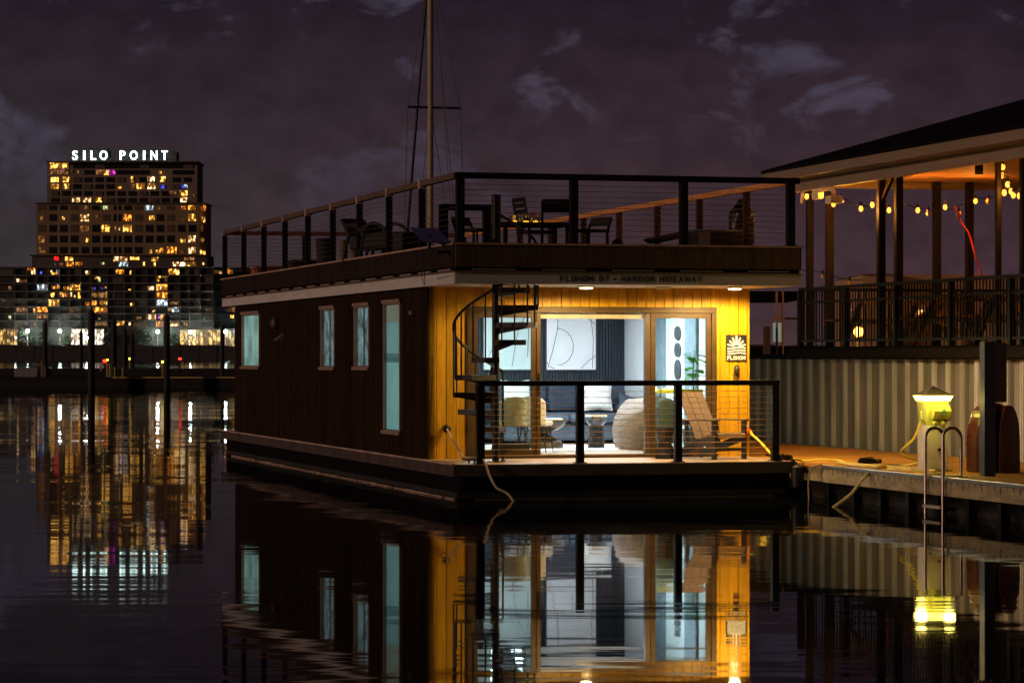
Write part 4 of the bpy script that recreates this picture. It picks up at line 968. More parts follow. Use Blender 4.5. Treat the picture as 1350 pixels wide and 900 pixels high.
part('handrail', MB().tube(pts, .021, 8), M_black, stt, True)
a = R(ang0+dang*(K0-1)); part('newel', MB().tube([(SU+SR*math.cos(a), SV+SR*math.sin(a), DZ), (SU+SR*math.cos(a), SV+SR*math.sin(a), DZ+rise*K0+HR)], .016, 8).lathe([(.04, DZ), (.04, DZ+.01)], (SU+SR*math.cos(a), SV+SR*math.sin(a)), 10), M_black, stt)
# frame round the stair opening on the roof
gU0, gU1 = fU(584.5, 2.2), fU(643, 2.2); gz = bz(269, gU0, 2.2)
part('stair_guard', MB().box(gU0-.06, gU0+.06, 2.14, 2.26, RF, gz-.09).box(gU1-.07, gU1+.07, 2.14, 2.26, RF, gz-.09).box(gU0-.06, gU1+.07, 2.14, 2.26, gz-.0899, gz), M_rail, hb, bevel=.006)
part('newel_post', MB().box(fU(649, 1.4), fU(659, 1.4), 1.34, 1.46, RF, bz(256, .6, 1.4)), mat('newel_brown', (.10, .06, .035), .5), hb, bevel=.006)

# ================================================================== LIVING ROOM
FLZ = DZ+.05; BW = 7.86; CLZ = 2.98
room_u0, room_u1 = U0+.13, U1-.09
navy_end = room_u1-.021
M_floor = mat('white_oak_floor', (.40, .35, .30), .4, 0, .12, 3)
M_wwall = mat('white_room_wall', (.70, .74, .76), .7, 0, .03)
M_navy = mat('navy_slats', (.015, .023, .034), .6, 0, .15, 4)
part('room_floor', MB().box(room_u0, room_u1, VF+.151, WALLEND-.11, DZ+.001, FLZ), M_floor, hb)
part('room_ceiling', MB().box(room_u0, room_u1, VF+.151, BW+.1, CLZ, SZ), mat('ceiling_white', (.7, .7, .68), .7), hb)
mb = MB().box(room_u0, navy_end, BW+.03, BW+.08, FLZ, CLZ); x = room_u0
while x < navy_end-.03: mb.box(x, x+.030, BW, BW+.031, FLZ, CLZ); x += .052
part('slatted_room_wall', mb, M_navy, hb)
part('room_wall', MB().box(room_u1-.02, room_u1-.001, VF+.151, BW+.08, FLZ, CLZ), M_wwall, hb)
part('room_wall', MB().box(room_u0+.001, room_u0+.02, VF+.151, fV(528,U0)-.0 if False else VF+.9, FLZ, CLZ).box(room_u0+.001, room_u0+.02, 5.2, BW, FLZ, CLZ), M_wwall, hb)
RW = room_u1-.02
for a_, b_ in ((868, 878), (906, 921)):
    part('wall_panel', MB().box(RW-.05, RW-.001, fV(b_, RW), fV(a_, RW), FLZ, CLZ-.02), mat('grey_panels', (.20, .24, .28), .7), hb)
# room ceiling lamps
for (U_, V_, e_) in ((2.2, 5.3, 170), (3.9, 4.6, 120), (1.0, 4.4, 60)):
    lp = part('room_lamp', MB().lathe([(.14, CLZ-.03), (.16, CLZ-.001)], (U_, V_), 20), emit('room_lamp_lens', (.85, .93, 1), 5), hb)
    light('room_light', 'AREA', hb, (U_, V_, CLZ-.05), e_, (.80, .91, 1.0), .5)
rug_c = fU(770, 5.0)
single('rug', MB().box(rug_c-1.35, rug_c+1.2, 3.4, 6.3, FLZ+.002, FLZ+.014), mat('white_rug', (.75, .74, .72), .95, 0, .08, 30, .3), 'white rug under the round tables in the living room', 'rug', (rug_c, 5, FLZ), bevel=.004)
# paintings
def painting(x0, x1, y0, y1, V, label, curves):
    a, b = fU(x0, V), fU(x1, V); z0, z1 = bz(y1, (a+b)/2, V), bz(y0, (a+b)/2, V)
    t = thing('painting', label, 'painting', ((a+b)/2, V, z0), 'B', 'large pale line paintings on the navy wall')
    part('canvas', MB().box(a, b, V-.04, V, z0, z1), mat('canvas_white', (.80, .82, .83), .8, 0, .09, 2.2), t, bevel=.004)
    part('frame', MB().box(a-.02, a-.001, V-.045, V, z0-.02, z1+.02).box(b+.001, b+.02, V-.045, V, z0-.02, z1+.02).box(a-.001, b+.001, V-.045, V, z1+.001, z1+.02).box(a-.001, b+.001, V-.045, V, z0-.02, z0-.001), mat('painting_frame', (.05,.05,.055), .5), t)
    mb = MB()
    for cv in curves: mb.tube([(a+(b-a)*u_, V-.043, z0+(z1-z0)*w_) for u_, w_ in cv], .005, 4)
    part('drawn_line', mb, mat('ink_line', (.09, .09, .11), .8), t)
arc1 = [(.22+.32*math.sin(q), .36+.29*math.cos(q)) for q in [i*.24 for i in range(14)]]
painting(720, 784.5, 404, 487, BW-.001, 'large pale canvas with thin black looping lines, seen through the open door',
    [arc1, [(.02,.03),(.12,.3),(.21,.6),(.24,1)], [(.22,.66),(.24,.67)], [(.38,1),(.7,.9),(.98,.72)], [(.70,.02),(.85,.14),(.99,.22)], [(.93,.02),(.95,.5),(.9,.8),(.96,.98)], [(0,.12),(.05,.05),(.15,.02)]])
painting(637, 699, 404, 487, BW-.001, 'large pale canvas with black looping lines, behind the spiral stair',
    [[(.60,.05),(.66,.35),(.74,.65),(.86,.82),(.97,.86)], [(.93,.2),(.95,.6),(.92,.85)], [(.1,.2),(.3,.5),(.2,.8)]])
# wall masks
for py, hh_, lb in ((439, 9.5, 'highest of the three dark oval carvings on the white wall'), (461, 9.5, 'middle dark oval carving on the white wall'), (487, 13.5, 'lowest and longest dark oval carving on the white wall')):
    Vm = fV(893, RW-.02); U_ = RW-.02; z_ = bz(py, U_, Vm)
    single('wall_carving', MB().ball((U_, Vm, z_), (.025, .15, hh_/F*45.5), .85, 16, 10), mat('carved_dark', (.055, .055, .06), .7, 0, .3, 20, .6), lb, 'carving', (U_, Vm, z_), 'B', 'dark oval carvings hung one above another', smooth=True)
# sofa
M_sofa = mat('navy_velvet', (.020, .034, .054), .75, 0, .3, 7, .5, bscale=12)
Vs = 6.15
s0, s1 = fU(664, Vs), fU(838, Vs)
sofa = thing('sofa', 'deep navy velvet sofa against the slatted wall', 'sofa', ((s0+s1)/2, 6.9, FLZ), 'B')
part('base', MB().box(s0, s1, 6.2, BW-.08, FLZ+.08, FLZ+.36), M_sofa, sofa, bevel=.05)
sw = (s1-s0-.3)/2
for k in range(2): part('seat_cushion', MB().box(s0+.15+k*sw+.005, s0+.15+(k+1)*sw-.005, 6.12, BW-.33, FLZ+.365, FLZ+.52), M_sofa, sofa, bevel=.06)
for k in range(2): part('back_cushion', MB().box(s0+.15+k*sw+.005, s0+.15+(k+1)*sw-.005, BW-.42, BW-.15, FLZ+.52, FLZ+1.02), M_sofa, sofa, bevel=.08)
part('backrest', MB().box(s0, s1, BW-.149, BW-.04, FLZ+.361, FLZ+.95), M_sofa, sofa, bevel=.03)
for u_ in (s0, s1-.15): part('armrest', MB().box(u_, u_+.149, 6.22, BW-.16, FLZ+.361, FLZ+.66), M_sofa, sofa, bevel=.05)
def cushion(px, py, w, h, V, m, label, rz=0, rx=-12, ry=0):
    U_ = fU(px, V); z_ = bz(py, U_, V)
    rot = Matrix.Rotation(R(rz), 3, 'Z') @ Matrix.Rotation(R(rx), 3, 'X') @ Matrix.Rotation(R(ry), 3, 'Y')
    single('cushion', MB().pillow((U_, V, z_), w, h, .17, rot), m, label, 'cushion', (U_, V, z_-h/2), 'B', 'cushions on the navy sofa', smooth=True)
M_cw = mat('cream_linen', (.52, .50, .46), .9, 0, .08, 12, .4)
cushion(787.5, 523, .50, .48, 6.75, M_cw, 'white linen cushion in the middle of the navy sofa', -8, -14, 0)
cushion(811, 521, .46, .46, 6.95, M_sofa, 'navy cushion standing behind the white one', 24, -16, 6)
cushion(829, 534, .44, .36, 6.75, M_sofa, 'navy cushion slumped against the sofa arm', 20, -20, 18)
cushion(681, 520, .52, .50, 6.75, M_cw, 'white linen cushion at the left end behind the glass', 8, -14, 0)
# coffee table, two bronze bowls
Vt = 4.7; tu = fU(718, Vt)
ct = thing('coffee_table', 'low bronze table like two bowls joined at a waist', 'table', (tu, Vt, FLZ), 'B')
k_ = F/45.0
part('top', MB().lathe([(.02, FLZ+.43), (.33, FLZ+.44), (.335, FLZ+.42), (.31, FLZ+.36), (.22, FLZ+.30), (.08, FLZ+.25), (.06, FLZ+.22)], (tu, Vt), 32), mat('bronze_bowl', (.055, .042, .027), .4, .5, .2, 8), ct, True)
part('base', MB().lathe([(.06, FLZ+.22), (.10, FLZ+.20), (.20, FLZ+.17), (.28, FLZ+.11), (.30, FLZ+.04), (.28, FLZ+.015)], (tu, Vt), 32), MATS['bronze_bowl'], ct, True)
single('book', MB().box(tu-.02, tu+.26, Vt-.15, Vt+.1, FLZ+.4405, FLZ+.475), mat('white_paper', (.8, .78, .74), .7), 'white book lying on the bronze bowl table', 'book', (tu, Vt, FLZ+.44), 'B', bevel=.003)
Vt2 = 4.5; t2 = fU(786, Vt2)
st2 = thing('side_table', 'dark drum table with punched pattern and dished top', 'table', (t2, Vt2, FLZ), 'B')
pb = MB().lathe([(.13, FLZ+.015), (.105, FLZ+.36)], (t2, Vt2), 24)
part('pedestal', pb, mat('dark_drum', (.008, .007, .007), .6, spec=.15), st2, True)
dots = MB()
for r_ in range(9):
    for k in range(26):
        a = 2*math.pi*(k+.5*(r_ % 2))/26; rad = .132-.0245*(r_+.5)/9*1.0; z = FLZ+.035+r_*.037
        c = Vector((t2+rad*math.cos(a), Vt2+rad*math.sin(a), z)); dots.ball(c, (.008, .008, .011), 1, 6, 4)
part('inlay', dots, mat('inlay_pale', (.07, .06, .055), .5), st2)
part('top', MB().lathe([(.105, FLZ+.361), (.14, FLZ+.40), (.165, FLZ+.44), (.17, FLZ+.46), (.15, FLZ+.462), (.02, FLZ+.455)], (t2, Vt2), 28), mat('drum_top', (.02, .024, .03), .3), st2, True)
tb = thing('tray', 'white tray lifted on a wooden foot on the drum table', 'tray', (t2, Vt2, FLZ+.462), 'B')
part('tray_plate', MB().box(t2-.15, t2+.15, Vt2-.1, Vt2+.1, FLZ+.50, FLZ+.54), MATS['white_paper'], tb, bevel=.005)
part('tray_foot', MB().box(t2-.06, t2+.06, Vt2-.05, Vt2+.05, FLZ+.463, FLZ+.4995), mat('tan_wood', (.4, .25, .14), .6), tb)
# rounded boucle armchair
Vc = 3.75; ac_u = fU(846, Vc)
ac = thing('armchair', 'rounded oatmeal boucle armchair seen from behind', 'armchair', (ac_u, Vc, FLZ), 'B')
M_boucle = mat('boucle', (.23, .19, .16), .95, 0, .55, 38, 1.0, bscale=90)
mb = MB(); prof = []
nz_ = 14; nu = 32; o_ = 0
for i in range(nz_+1):
    q = i/nz_
    for k in range(nu):
        a = 2*math.pi*k/nu
        # back (towards camera and right) is taller, left side slopes down
        top_ = .80 - .26*max(0, -math.cos(a-.5)) - .05*max(0, math.sin(a))
        z = FLZ+.04 + top_*q
        r_ = .47*(1-.30*max(0, q-.45)**1.5*2.0 - .10*(1-q)**3)
        if q > .93: r_ *= .86
        mb.v.append((ac_u + r_*math.cos(a), Vc + r_*.95*math.sin(a), z))
for i in range(nz_):
    for k in range(nu):
        k2 = (k+1) % nu; mb.f.append((i*nu+k, i*nu+k2, (i+1)*nu+k2, (i+1)*nu+k))
mb.f.append(tuple(reversed(range(nu)))); mb.f.append(tuple(nz_*nu+k for k in range(nu)))
part('shell', mb, M_boucle, ac, True)
part('plinth', MB().lathe([(.36, FLZ+.0145), (.36, FLZ+.039)], (ac_u, Vc), 24), M_black, ac)
# pale dining chairs near the door
M_leather = mat('tan_leather', (.52, .44, .33), .6, 0, .1, 8)
M_leatherw = mat('cream_leather', (.62, .58, .52), .6, 0, .08, 8)
def dining_chair(U_, V_, rz, m, label):
    t = thing('dining_chair', label, 'chair', (0, 0, 0), 'B', 'pale upholstered dining chairs inside the door'); t['_o'] = (0, 0, 0)
    mb = MB(); n = 10
    for s_ in (0, 1):
        for i in range(n+1):
            for j in range(n+1):
                a = -1+2*i/n; q = j/n
                w = .215*(1-.12*(1-q)) * (1 if q < .8 else math.sqrt(max(0, 1-((q-.8)/.2)**2*.45)))
                x_ = a*w; yb = .20+.10*q - .09*(a*a) + (.045 if s_ else 0); z_ = .42+.43*q + (0 if q < .9 else -.04*abs(a)**3)
                mb.v.append((x_, yb, z_))
    m_ = (n+1)**2
    for q in (0, 1):
        for i in range(n):
            for j in range(n):
                f = [q*m_+i*(n+1)+j, q*m_+(i+1)*(n+1)+j, q*m_+(i+1)*(n+1)+j+1, q*m_+i*(n+1)+j+1]; mb.f.append(tuple(f if not q else f[::-1]))
    rim = [i*(n+1) for i in range(n+1)] + [n*(n+1)+j for j in range(1, n+1)] + [(n-i)*(n+1)+n for i in range(1, n+1)] + [n-j for j in range(1, n)]
    for i in range(len(rim)): a, b = rim[i], rim[(i+1) % len(rim)]; mb.f.append((a, m_+a, m_+b, b))
    part('backrest', mb, m, t, True)
    part('seat', MB().box(-.22, .22, -.24, .20, .40, .48), m, t, bevel=.03)
    for sx in (-1, 1):
        for sy in (-1, 1):
            part('leg', MB().tube([(sx*.17, sy*.17, .40), (sx*.22, sy*.23, .0)], [.014, .009], 8), M_black, t, True)
    t.location = b2w(U_, V_, FLZ); t.rotation_euler.z = BROT + R(rz)
dining_chair(fU(672, 2.75), 2.75, 180, M_leather, 'tan dining chair with its back to the left glass pane')
dining_chair(fU(706, 3.2), 3.2, 150, M_leatherw, 'cream dining chair half hidden by the door post')
# plant in the right window
Vp = 3.15; pu = fU(915, Vp)
pl = thing('potted_plant', 'green fiddle-leaf plant behind the right glass pane', 'plant', (pu, Vp, FLZ), 'B')
part('pot', MB().lathe([(.13, FLZ+.0005), (.17, FLZ+.12), (.18, FLZ+.34), (.165, FLZ+.34), (.15, FLZ+.30)], (pu, Vp), 20), mat('grey_pot', (.25,.25,.25), .6), pl, True)
zt0 = bz(467, pu, Vp)
part('stem', MB().tube([(pu, Vp, FLZ+.3), (pu+.01, Vp, 1.3), (pu-.02, Vp, 1.7), (pu, Vp, zt0)], [.014, .012, .009, .005], 8), M_bark, pl)
M_fid = mat('fiddle_leaf', (.13, .42, .05), .35, 0, .4, 5)
rnd = random.Random(3)
for i in range(24):
    z = bz(505 - 40*i/23.0, pu, Vp); az_ = i*2.4; ln = rnd.uniform(.13, .17)
    d = Vector((math.cos(az_), math.sin(az_)*.8, rnd.uniform(-.15, .55))).normalized()
    sd = d.cross(Vector((0, 0, 1))).normalized(); up = sd.cross(d)
    mb = MB(); vs = []
    for j in range(6):
        q = j/5; wv = ln*.62*math.sin(math.pi*min(1, .12+q*.88))**.7*(.75+.5*q)
        c = Vector((pu, Vp, z)) + d*(.03+ln*q) + up*(-.05*q*q)
        vs += [c-sd*wv+up*.012, c, c+sd*wv+up*.012]
    mb.add([tuple(v) for v in vs], [f for j in range(5) for f in ((3*j, 3*j+1, 3*j+4, 3*j+3), (3*j+1, 3*j+2, 3*j+5, 3*j+4))])
    part('leaf', mb, M_fid, pl, True)
# yellow board painting a lamp reflection in the right pane and a lounge chair behind it
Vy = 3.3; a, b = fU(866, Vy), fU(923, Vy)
cs = thing('reflection_board', 'narrow bright yellow shelf board standing for a lamp mirrored in the right glass pane', 'reflection', ((a+b)/2, Vy, FLZ), 'B')
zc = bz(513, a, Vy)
part('reflection_bar', MB().box(a, b, Vy-.14, Vy+.1, zc-.06, zc), mat('yellow_reflection', (.80, .62, .01), .35), cs, bevel=.004)
for u_ in (a+.02, b-.05): part('reflection_leg', MB().box(u_, u_+.025, Vy-.06, Vy-.03, FLZ, zc-.061), M_steel, cs)
Vg = 2.75; gu = fU(877, Vg)
gc = thing('pouf', 'grey-green rounded pouf chair behind the right glass pane', 'pouf', (gu, Vg, FLZ), 'B')
part('cushion', MB().ball((gu, Vg, FLZ+.46), (.16, .17, .36), .6, 24, 16), mat('grey_green_fabric', (.10, .11, .10), .9, 0, .2, 40, .5), gc, True)
part('plinth', MB().lathe([(.11, FLZ+.001), (.12, FLZ+.098)], (gu, Vg), 20), M_black, gc)

# ================================================================== PORCH THINGS
def local_thing(name, label, cat, U_, V_, z, rz, group=None):
    t = thing(name, label, cat, (0, 0, 0), 'B', group); t['_o'] = (0, 0, 0)
    t.location = b2w(U_, V_, z); t.rotation_euler.z = BROT + R(rz)
    return t
# adirondack chair: local frame, sitter faces -y
M_adi = wood('composite_slats', (.15, .098, .085), 'X', .15, .6, .25)
M_adib = mat('adirondack_frame', (.028, .022, .02), .5)
adi = local_thing('lounge_chair', 'slatted brown outdoor armchair standing on the lit porch', 'chair', fU(940, 1.15), 1.15, DZ, 24)
bk0 = Vector((0, .10, .27)); bk1 = Vector((0, .50, .97))
dirb = (bk1-bk0).normalized()
for i in range(3):
    x_ = (i-1)*.168
    part('back_slat', MB().bar((x_, bk0.y, bk0.z), (x_, bk1.y, bk1.z), .158, .022, (0, 1, 0)), M_adi, adi, bevel=.004)
for yv, zv, tz in ((-.33, .375, .03), (-.20, .35, .0), (-.07, .32, 0), (.05, .295, 0)):
    part('seat_slat', MB().box(-.26, .26, yv-.058, yv+.058, zv-.012, zv+.012), M_adi, adi, bevel=.004)
part('seat_front', MB().box(-.27, .27, -.41, -.392, .315, .375), mat('pale_slat', (.62, .48, .40), .6), adi, bevel=.004)
for sx in (-1, 1):
    part('front_leg', MB().box(sx*.30-.02, sx*.30+.02, -.38, -.30, 0, .56), M_adib, adi, bevel=.004)
    part('side_rail', MB().bar((sx*.272, -.38, .33), (sx*.272, .58, .04), .025, .11), M_adib, adi)
    part('arm', MB().box(sx*.33-.075, sx*.33+.065, -.44, .32, .561, .583), M_adi, adi, bevel=.004)
    part('arm_bracket', MB().bar((sx*.302, .26, .56), (sx*.302, .20, .22), .03, .06), M_adib, adi)
part('back_brace', MB().box(-.30, .30, .31, .335, .50, .56), M_adib, adi)
part('stretcher', MB().box(-.26, .26, -.35, -.33, .12, .17), M_adib, adi)
# hourglass stool
sU, sV_ = fU(877, 1.35), 1.35
mb = MB(); prof = [(.17, 0), (.145, .10), (.105, .23), (.12, .34), (.16, .45), (.165, .46)]
for r_, z in prof:
    for k in range(6):
        a = math.pi/3*k+.2; mb.v.append((r_*math.cos(a), r_*math.sin(a), z))
for i in range(5):
    for k in range(6): k2 = (k+1) % 6; mb.f.append((i*6+k, i*6+k2, (i+1)*6+k2, (i+1)*6+k))
mb.f.append(tuple(reversed(range(6)))); mb.f.append(tuple(30+k for k in range(6)))
stl = mesh_obj('stool', mb, mat('black_ceramic', (.02, .02, .025), .25)); stl.location = b2w(sU, sV_, DZ); stl.rotation_euler.z = BROT
set_props(stl, 'black faceted hourglass stool left of the outdoor armchair', 'stool')
# mooring ropes
M_rope = mat('pale_rope', (.55, .42, .26), .9, 0, .25, 60, .6)
M_ropey = mat('yellow_cable', (.75, .55, .03), .6, 0, .1)
def BP(px, py, V): U_ = fU(px, V); return (U_, V, bz(py, U_, V))
hk = BP(589, 565, VF-.08)
part('wall_hook', MB().tube([(hk[0], VF, hk[2]+.02), (hk[0], VF-.08, hk[2]+.02)], .035, 10).ball((hk[0], VF-.09, hk[2]), (.06, .04, .06), 1, 12, 8), M_black, hb, True)
r1 = smooth_path([hk, BP(597, 580, 1.3), BP(606, 595, .7), (fU(613, .2), .2, DZ+.09), (fU(634, .12), .10, DZ+.075), BP(640, 611, -.06), BP(646, 628, -.12), BP(655, 643, -.16), (fU(669, -.2), -.2, .10), (fU(682, -.3), -.3, -.08)])
single('mooring_rope', MB().tube(r1, .016, 8), M_rope, 'pale rope from the wall hook over the deck edge into the water', 'rope', tuple(r1[3*8]), 'B', smooth=True)
r2 = smooth_path([(iu+.03, VF-.16, iz-.03), BP(992, 573, 1.5), BP(1003, 583, .95), BP(1016, 597, .4), (fU(1026, .15), .15, DZ+.03), (5.06, .0, DZ+.02), (5.16, -.05, .5), (5.3, -.3, .53), (5.42, -.7, .53), (5.34, -1.3, .51), (5.40, -2.2, .51), (5.5, -3.1, .505)])
single('power_cable', MB().tube(r2, .018, 8), M_ropey, 'yellow power cable from the orange plug across the porch to the dock', 'cable', tuple(r2[0]), 'B', smooth=True)

# ================================================================== ROOF TERRACE THINGS
def chair_roof(name_label, px, V, top, rz, m=M_rail, ladder=True, grp='dark dining chairs on the roof terrace'):
    U_ = fU(px, V); H = bz(top, U_, V)-RF
    t = local_thing('dining_chair', name_label, 'chair', U_, V, RF, rz, grp)
    w = .21
    for sx in (-1, 1):
        part('leg', MB().tube([(sx*w, .22, 0), (sx*w, .20, .45), (sx*w, .30, H)], [.022, .024, .018], 6), m, t)
        part('leg', MB().tube([(sx*w, -.22, 0), (sx*w, -.22, .44)], .02, 6), m, t)
    part('seat', MB().box(-w-.03, w+.03, -.25, .23, .44, .48), m, t, bevel=.008)
    for q in (.62, .80, .97):
        z = .45+(H-.45)*q; part('back_rail', MB().box(-w, w, .20+.10*q-.012, .20+.10*q+.012, z-.035, z+.035), m, t)
    return t
chair_roof('dark slatted chair between the stair guard posts', 626, 4.4, 288, 35)
chair_roof('dark chair with a tall curved back at the table edge', 706, 4.9, 263, 100)
chair_roof('square-backed chair with the thick frame nearest the railing', 733, 2.6, 266, 165, ladder=False)
chair_roof('dark slatted chair at the right end of the roof table', 776, 4.2, 288, -60)
Vt = 4.0; a, b = fU(650, Vt), fU(748, Vt)
dt = thing('dining_table', 'dark dining table with lit jars on the roof terrace', 'table', ((a+b)/2, Vt, RF), 'B')
tz = bz(294, a, Vt)
part('tabletop', MB().box(a, b, Vt-.45, Vt+.45, tz-.05, tz), M_rail, dt, bevel=.006)
for u_ in (a+.1, b-.1):
    for v_ in (Vt-.35, Vt+.35): part('leg', MB().box(u_-.03, u_+.03, v_-.03, v_+.03, RF, tz-.051), M_rail, dt)
for px, r_, h_, lb in ((678, .085, .12, 'left round glass jar with a low candle on the roof table'), (693.5, .085, .16, 'middle glass jar with the brightest candle on the roof table'), (706, .075, .17, 'right glass jar half hidden by the curved chair back')):
    V_ = Vt-.05; U_ = fU(px, V_)
    j = thing('candle_jar', lb, 'jar', (U_, V_, tz), 'B', 'glass candle jars on the roof table')
    part('jar_glass', MB().lathe([(r_*.75, tz+.001), (r_, tz+h_*.3), (r_*1.02, tz+h_*.7), (r_*.8, tz+h_)], (U_, V_), 20), glass('jar_glass', (.75, .62, .5), .12), j, True)
    part('candle', MB().lathe([(r_*.5, tz+.002), (r_*.5, tz+.035)], (U_, V_), 14), emit('candle_glow', (1, .62, .03), 2.2), j)
    light('candle_light', 'POINT', j, (U_, V_, tz+.06), .25, (1, .55, .12), .03)
# left side furniture
def at_side(px, U_): return fV(px, U_)
def tub(px0, px1, y0, U_, label, m, name='planter', cat='planter', taper=.75):
    V_ = at_side((px0+px1)/2, U_); r_ = (px1-px0)/2/F*(OY+U_*uy+V_*vy); zt_ = bz(y0, U_, V_)
    t = thing(name, label, cat, (U_, V_, RF), 'B')
    part('body', MB().lathe([(r_*taper, RF), (r_*.95, zt_-.04), (r_, zt_), (r_*.9, zt_), (r_*.88, zt_-.03)], (U_, V_), 20), m, t, True)
    return t, V_, r_, zt_
M_wick = mat('dark_wicker', (.010, .008, .007), .8, 0, .4, 30, .5)
tub(415.5, 441, 314, 1.1, 'tall dark tapered planter beside the left railing', M_wick)
for (px, y0, lb) in ((453, 317, 'woven lattice stool nearer the dark planter'), (467, 315, 'woven lattice stool nearer the reclining chair')):
    t, V_, r_, zt_ = tub(px-6, px+6, y0, 1.3, lb, mat('tan_weave', (.14, .09, .06), .8), 'stool', 'stool', .95)
def box_thing(name, label, cat, px0, px1, y0, U_, m, dep=.6, bev=.02):
    V_ = at_side((px0+px1)/2, U_); w = (px1-px0)/2/F*(OY+U_*uy+V_*vy); zt_ = bz(y0, U_, V_)
    t = thing(name, label, cat, (U_, V_, RF), 'B')
    part('base', MB().box(U_-w, U_+w, V_-dep/2, V_+dep/2, RF, zt_-.06), m, t, bevel=bev)
    part('lid', MB().box(U_-w-.02, U_+w+.02, V_-dep/2-.02, V_+dep/2+.02, zt_-.059, zt_), m, t, bevel=bev)
box_thing('storage_bench', 'low dark bench box at the rear left of the roof', 'bench', 382, 417, 343, 1.3, M_wick)
box_thing('storage_box', 'flat reddish-brown box furthest back on the roof', 'box', 334, 374, 351, 1.0, mat('rust_box', (.28, .09, .03), .7))
# reclining chairs near the corner (dark)
def recliner(px, V, top, label, w=.20):
    U_ = fU(px, V); H = bz(top, U_, V)-RF
    t = local_thing('lounge_chair', label, 'chair', U_, V, RF, 15, 'dark lounge chairs with bowed arms on the roof')
    part('seat_cushion', MB().box(-w, w, -.55, .2, .22, .46), M_wick, t, bevel=.05)
    part('backrest', MB().bar((0, .18, .36), (0, .46, H), w*1.9, .09, (0, -1, 0)), M_wick, t, bevel=.03)
    for sx in (-1, 1):
        part('arm', MB().tube(smooth_path([(sx*w, -.62, 0), (sx*w, -.66, .3), (sx*w, -.52, .50), (sx*w, -.1, .62), (sx*w, .28, H*.86), (sx*w, .44, H*.98)], 5), .03, 8), M_wick, t, True)
        part('leg', MB().tube([(sx*w, .2, .45), (sx*w, .40, 0)], .026, 6), M_wick, t)
    return t
recliner(481, 6.9, 288, 'dark lounge chair with raised back nearest the lattice stools')
recliner(502, 6.0, 296, 'dark lounge chair with lower back nearer the roof corner')
Vx = 4.9; a, b = fU(520, Vx), fU(552, Vx)
sf = thing('outdoor_sofa', 'dark boxy outdoor sofa behind the corner solar panel', 'sofa', ((a+b)/2, Vx, RF), 'B')
part('back', MB().box(max(a, .15), b, Vx, Vx+.2, RF, bz(305, .3, Vx)), M_wick, sf, bevel=.03)
part('seat', MB().box(max(a, .15), b, Vx-.6, Vx-.001, RF+.05, RF+.42), M_wick, sf, bevel=.03)
# fire table, chaise, covered heater
Vf = 3.2; a, b = fU(911, Vf), fU(977, Vf); zt_ = bz(303.5, a, Vf)
ft = thing('fire_table', 'square steel fire table with glass guard on the roof right', 'table', ((a+b)/2, Vf, RF), 'B')
part('cabinet', MB().box(a, b, Vf-.35, Vf+.35, RF, zt_-.03), mat('dark_steel', (.06, .045, .035), .35, .5, .2, 5), ft, bevel=.008)
part('top', MB().box(a-.02, b+.02, Vf-.37, Vf+.37, zt_-.029, zt_), M_steel, ft, bevel=.004)
part('glass_guard', MB().box(a+.0, a+.19, Vf-.362, Vf-.352, RF+.01, zt_-.035), mat('pale_panel', (.38, .33, .3), .2, .3), ft)
Vl = 4.2; a, b = fU(856, Vl), fU(912, Vl)
chs = thing('chaise', 'low wedge-shaped sun chaise left of the fire table', 'chaise', ((a+b)/2, Vl, RF), 'B')
z1_ = bz(305, a, Vl); z0_ = bz(314, a, Vl)
part('cushion', MB().prism([(a, z0_-.03), (a, z0_), (b, z1_+.04), (b, z1_-.06), (a+.1, z0_-.08)], Vl-.3, Vl+.3, 'xz'), mat('chaise_fabric', (.10, .07, .06), .8), chs, bevel=.01)
part('frame', MB().box(a+.04, b-.02, Vl-.28, Vl+.28, RF+.18, RF+.24).box(a+.05, a+.1, Vl-.28, Vl+.28, RF, RF+.18).box(b-.1, b-.05, Vl-.28, Vl+.28, RF, RF+.18), mat('chaise_wood', (.30, .14, .05), .6), chs)
Vh = 4.6; cu2 = fU(977.5, Vh); r_ = 17/F*45.0; zt_ = bz(262, cu2, Vh); zs = bz(281, cu2, Vh)
mb = MB()
n = 8; rings = [(r_*.92, RF), (r_*.98, RF+.3), (r_, zs-.15), (r_, zs), (r_*.45, zs+(zt_-zs)*.62), (.03, zt_)]
rnd = random.Random(5)
for q, (rad, z) in enumerate(rings):
    for k in range(24):
        a = 2*math.pi*k/24; f_ = 1+.035*math.sin(k*3.0+q) + rnd.uniform(-.02, .02); mb.v.append((cu2+rad*f_*math.cos(a), Vh+rad*f_*math.sin(a), z))
for i in range(5):
    for k in range(24): k2 = (k+1) % 24; mb.f.append((i*24+k, i*24+k2, (i+1)*24+k2, (i+1)*24+k))
mb.f.append(tuple(120+k for k in range(24)))
single('covered_heater', mb, mat('black_vinyl', (.015, .012, .012), .22, 0, .3, 5, .8, bscale=5), 'black glossy pointed cover over a patio heater on the roof', 'heater', (cu2, Vh, RF), 'B')
Ub = fU(814, 4.5); single('ball', MB().ball((Ub, 4.5, bz(322, Ub, 4.5)), .09, 1, 18, 12).lathe([(.07, RF), (.05, bz(322, Ub, 4.5)-.07)], (Ub, 4.5), 12), mat('rust_ball', (.10, .03, .02), .5), 'small dark red globe lamp on a short foot by the right railing', 'lamp', (Ub, 4.5, RF), 'B', smooth=True)

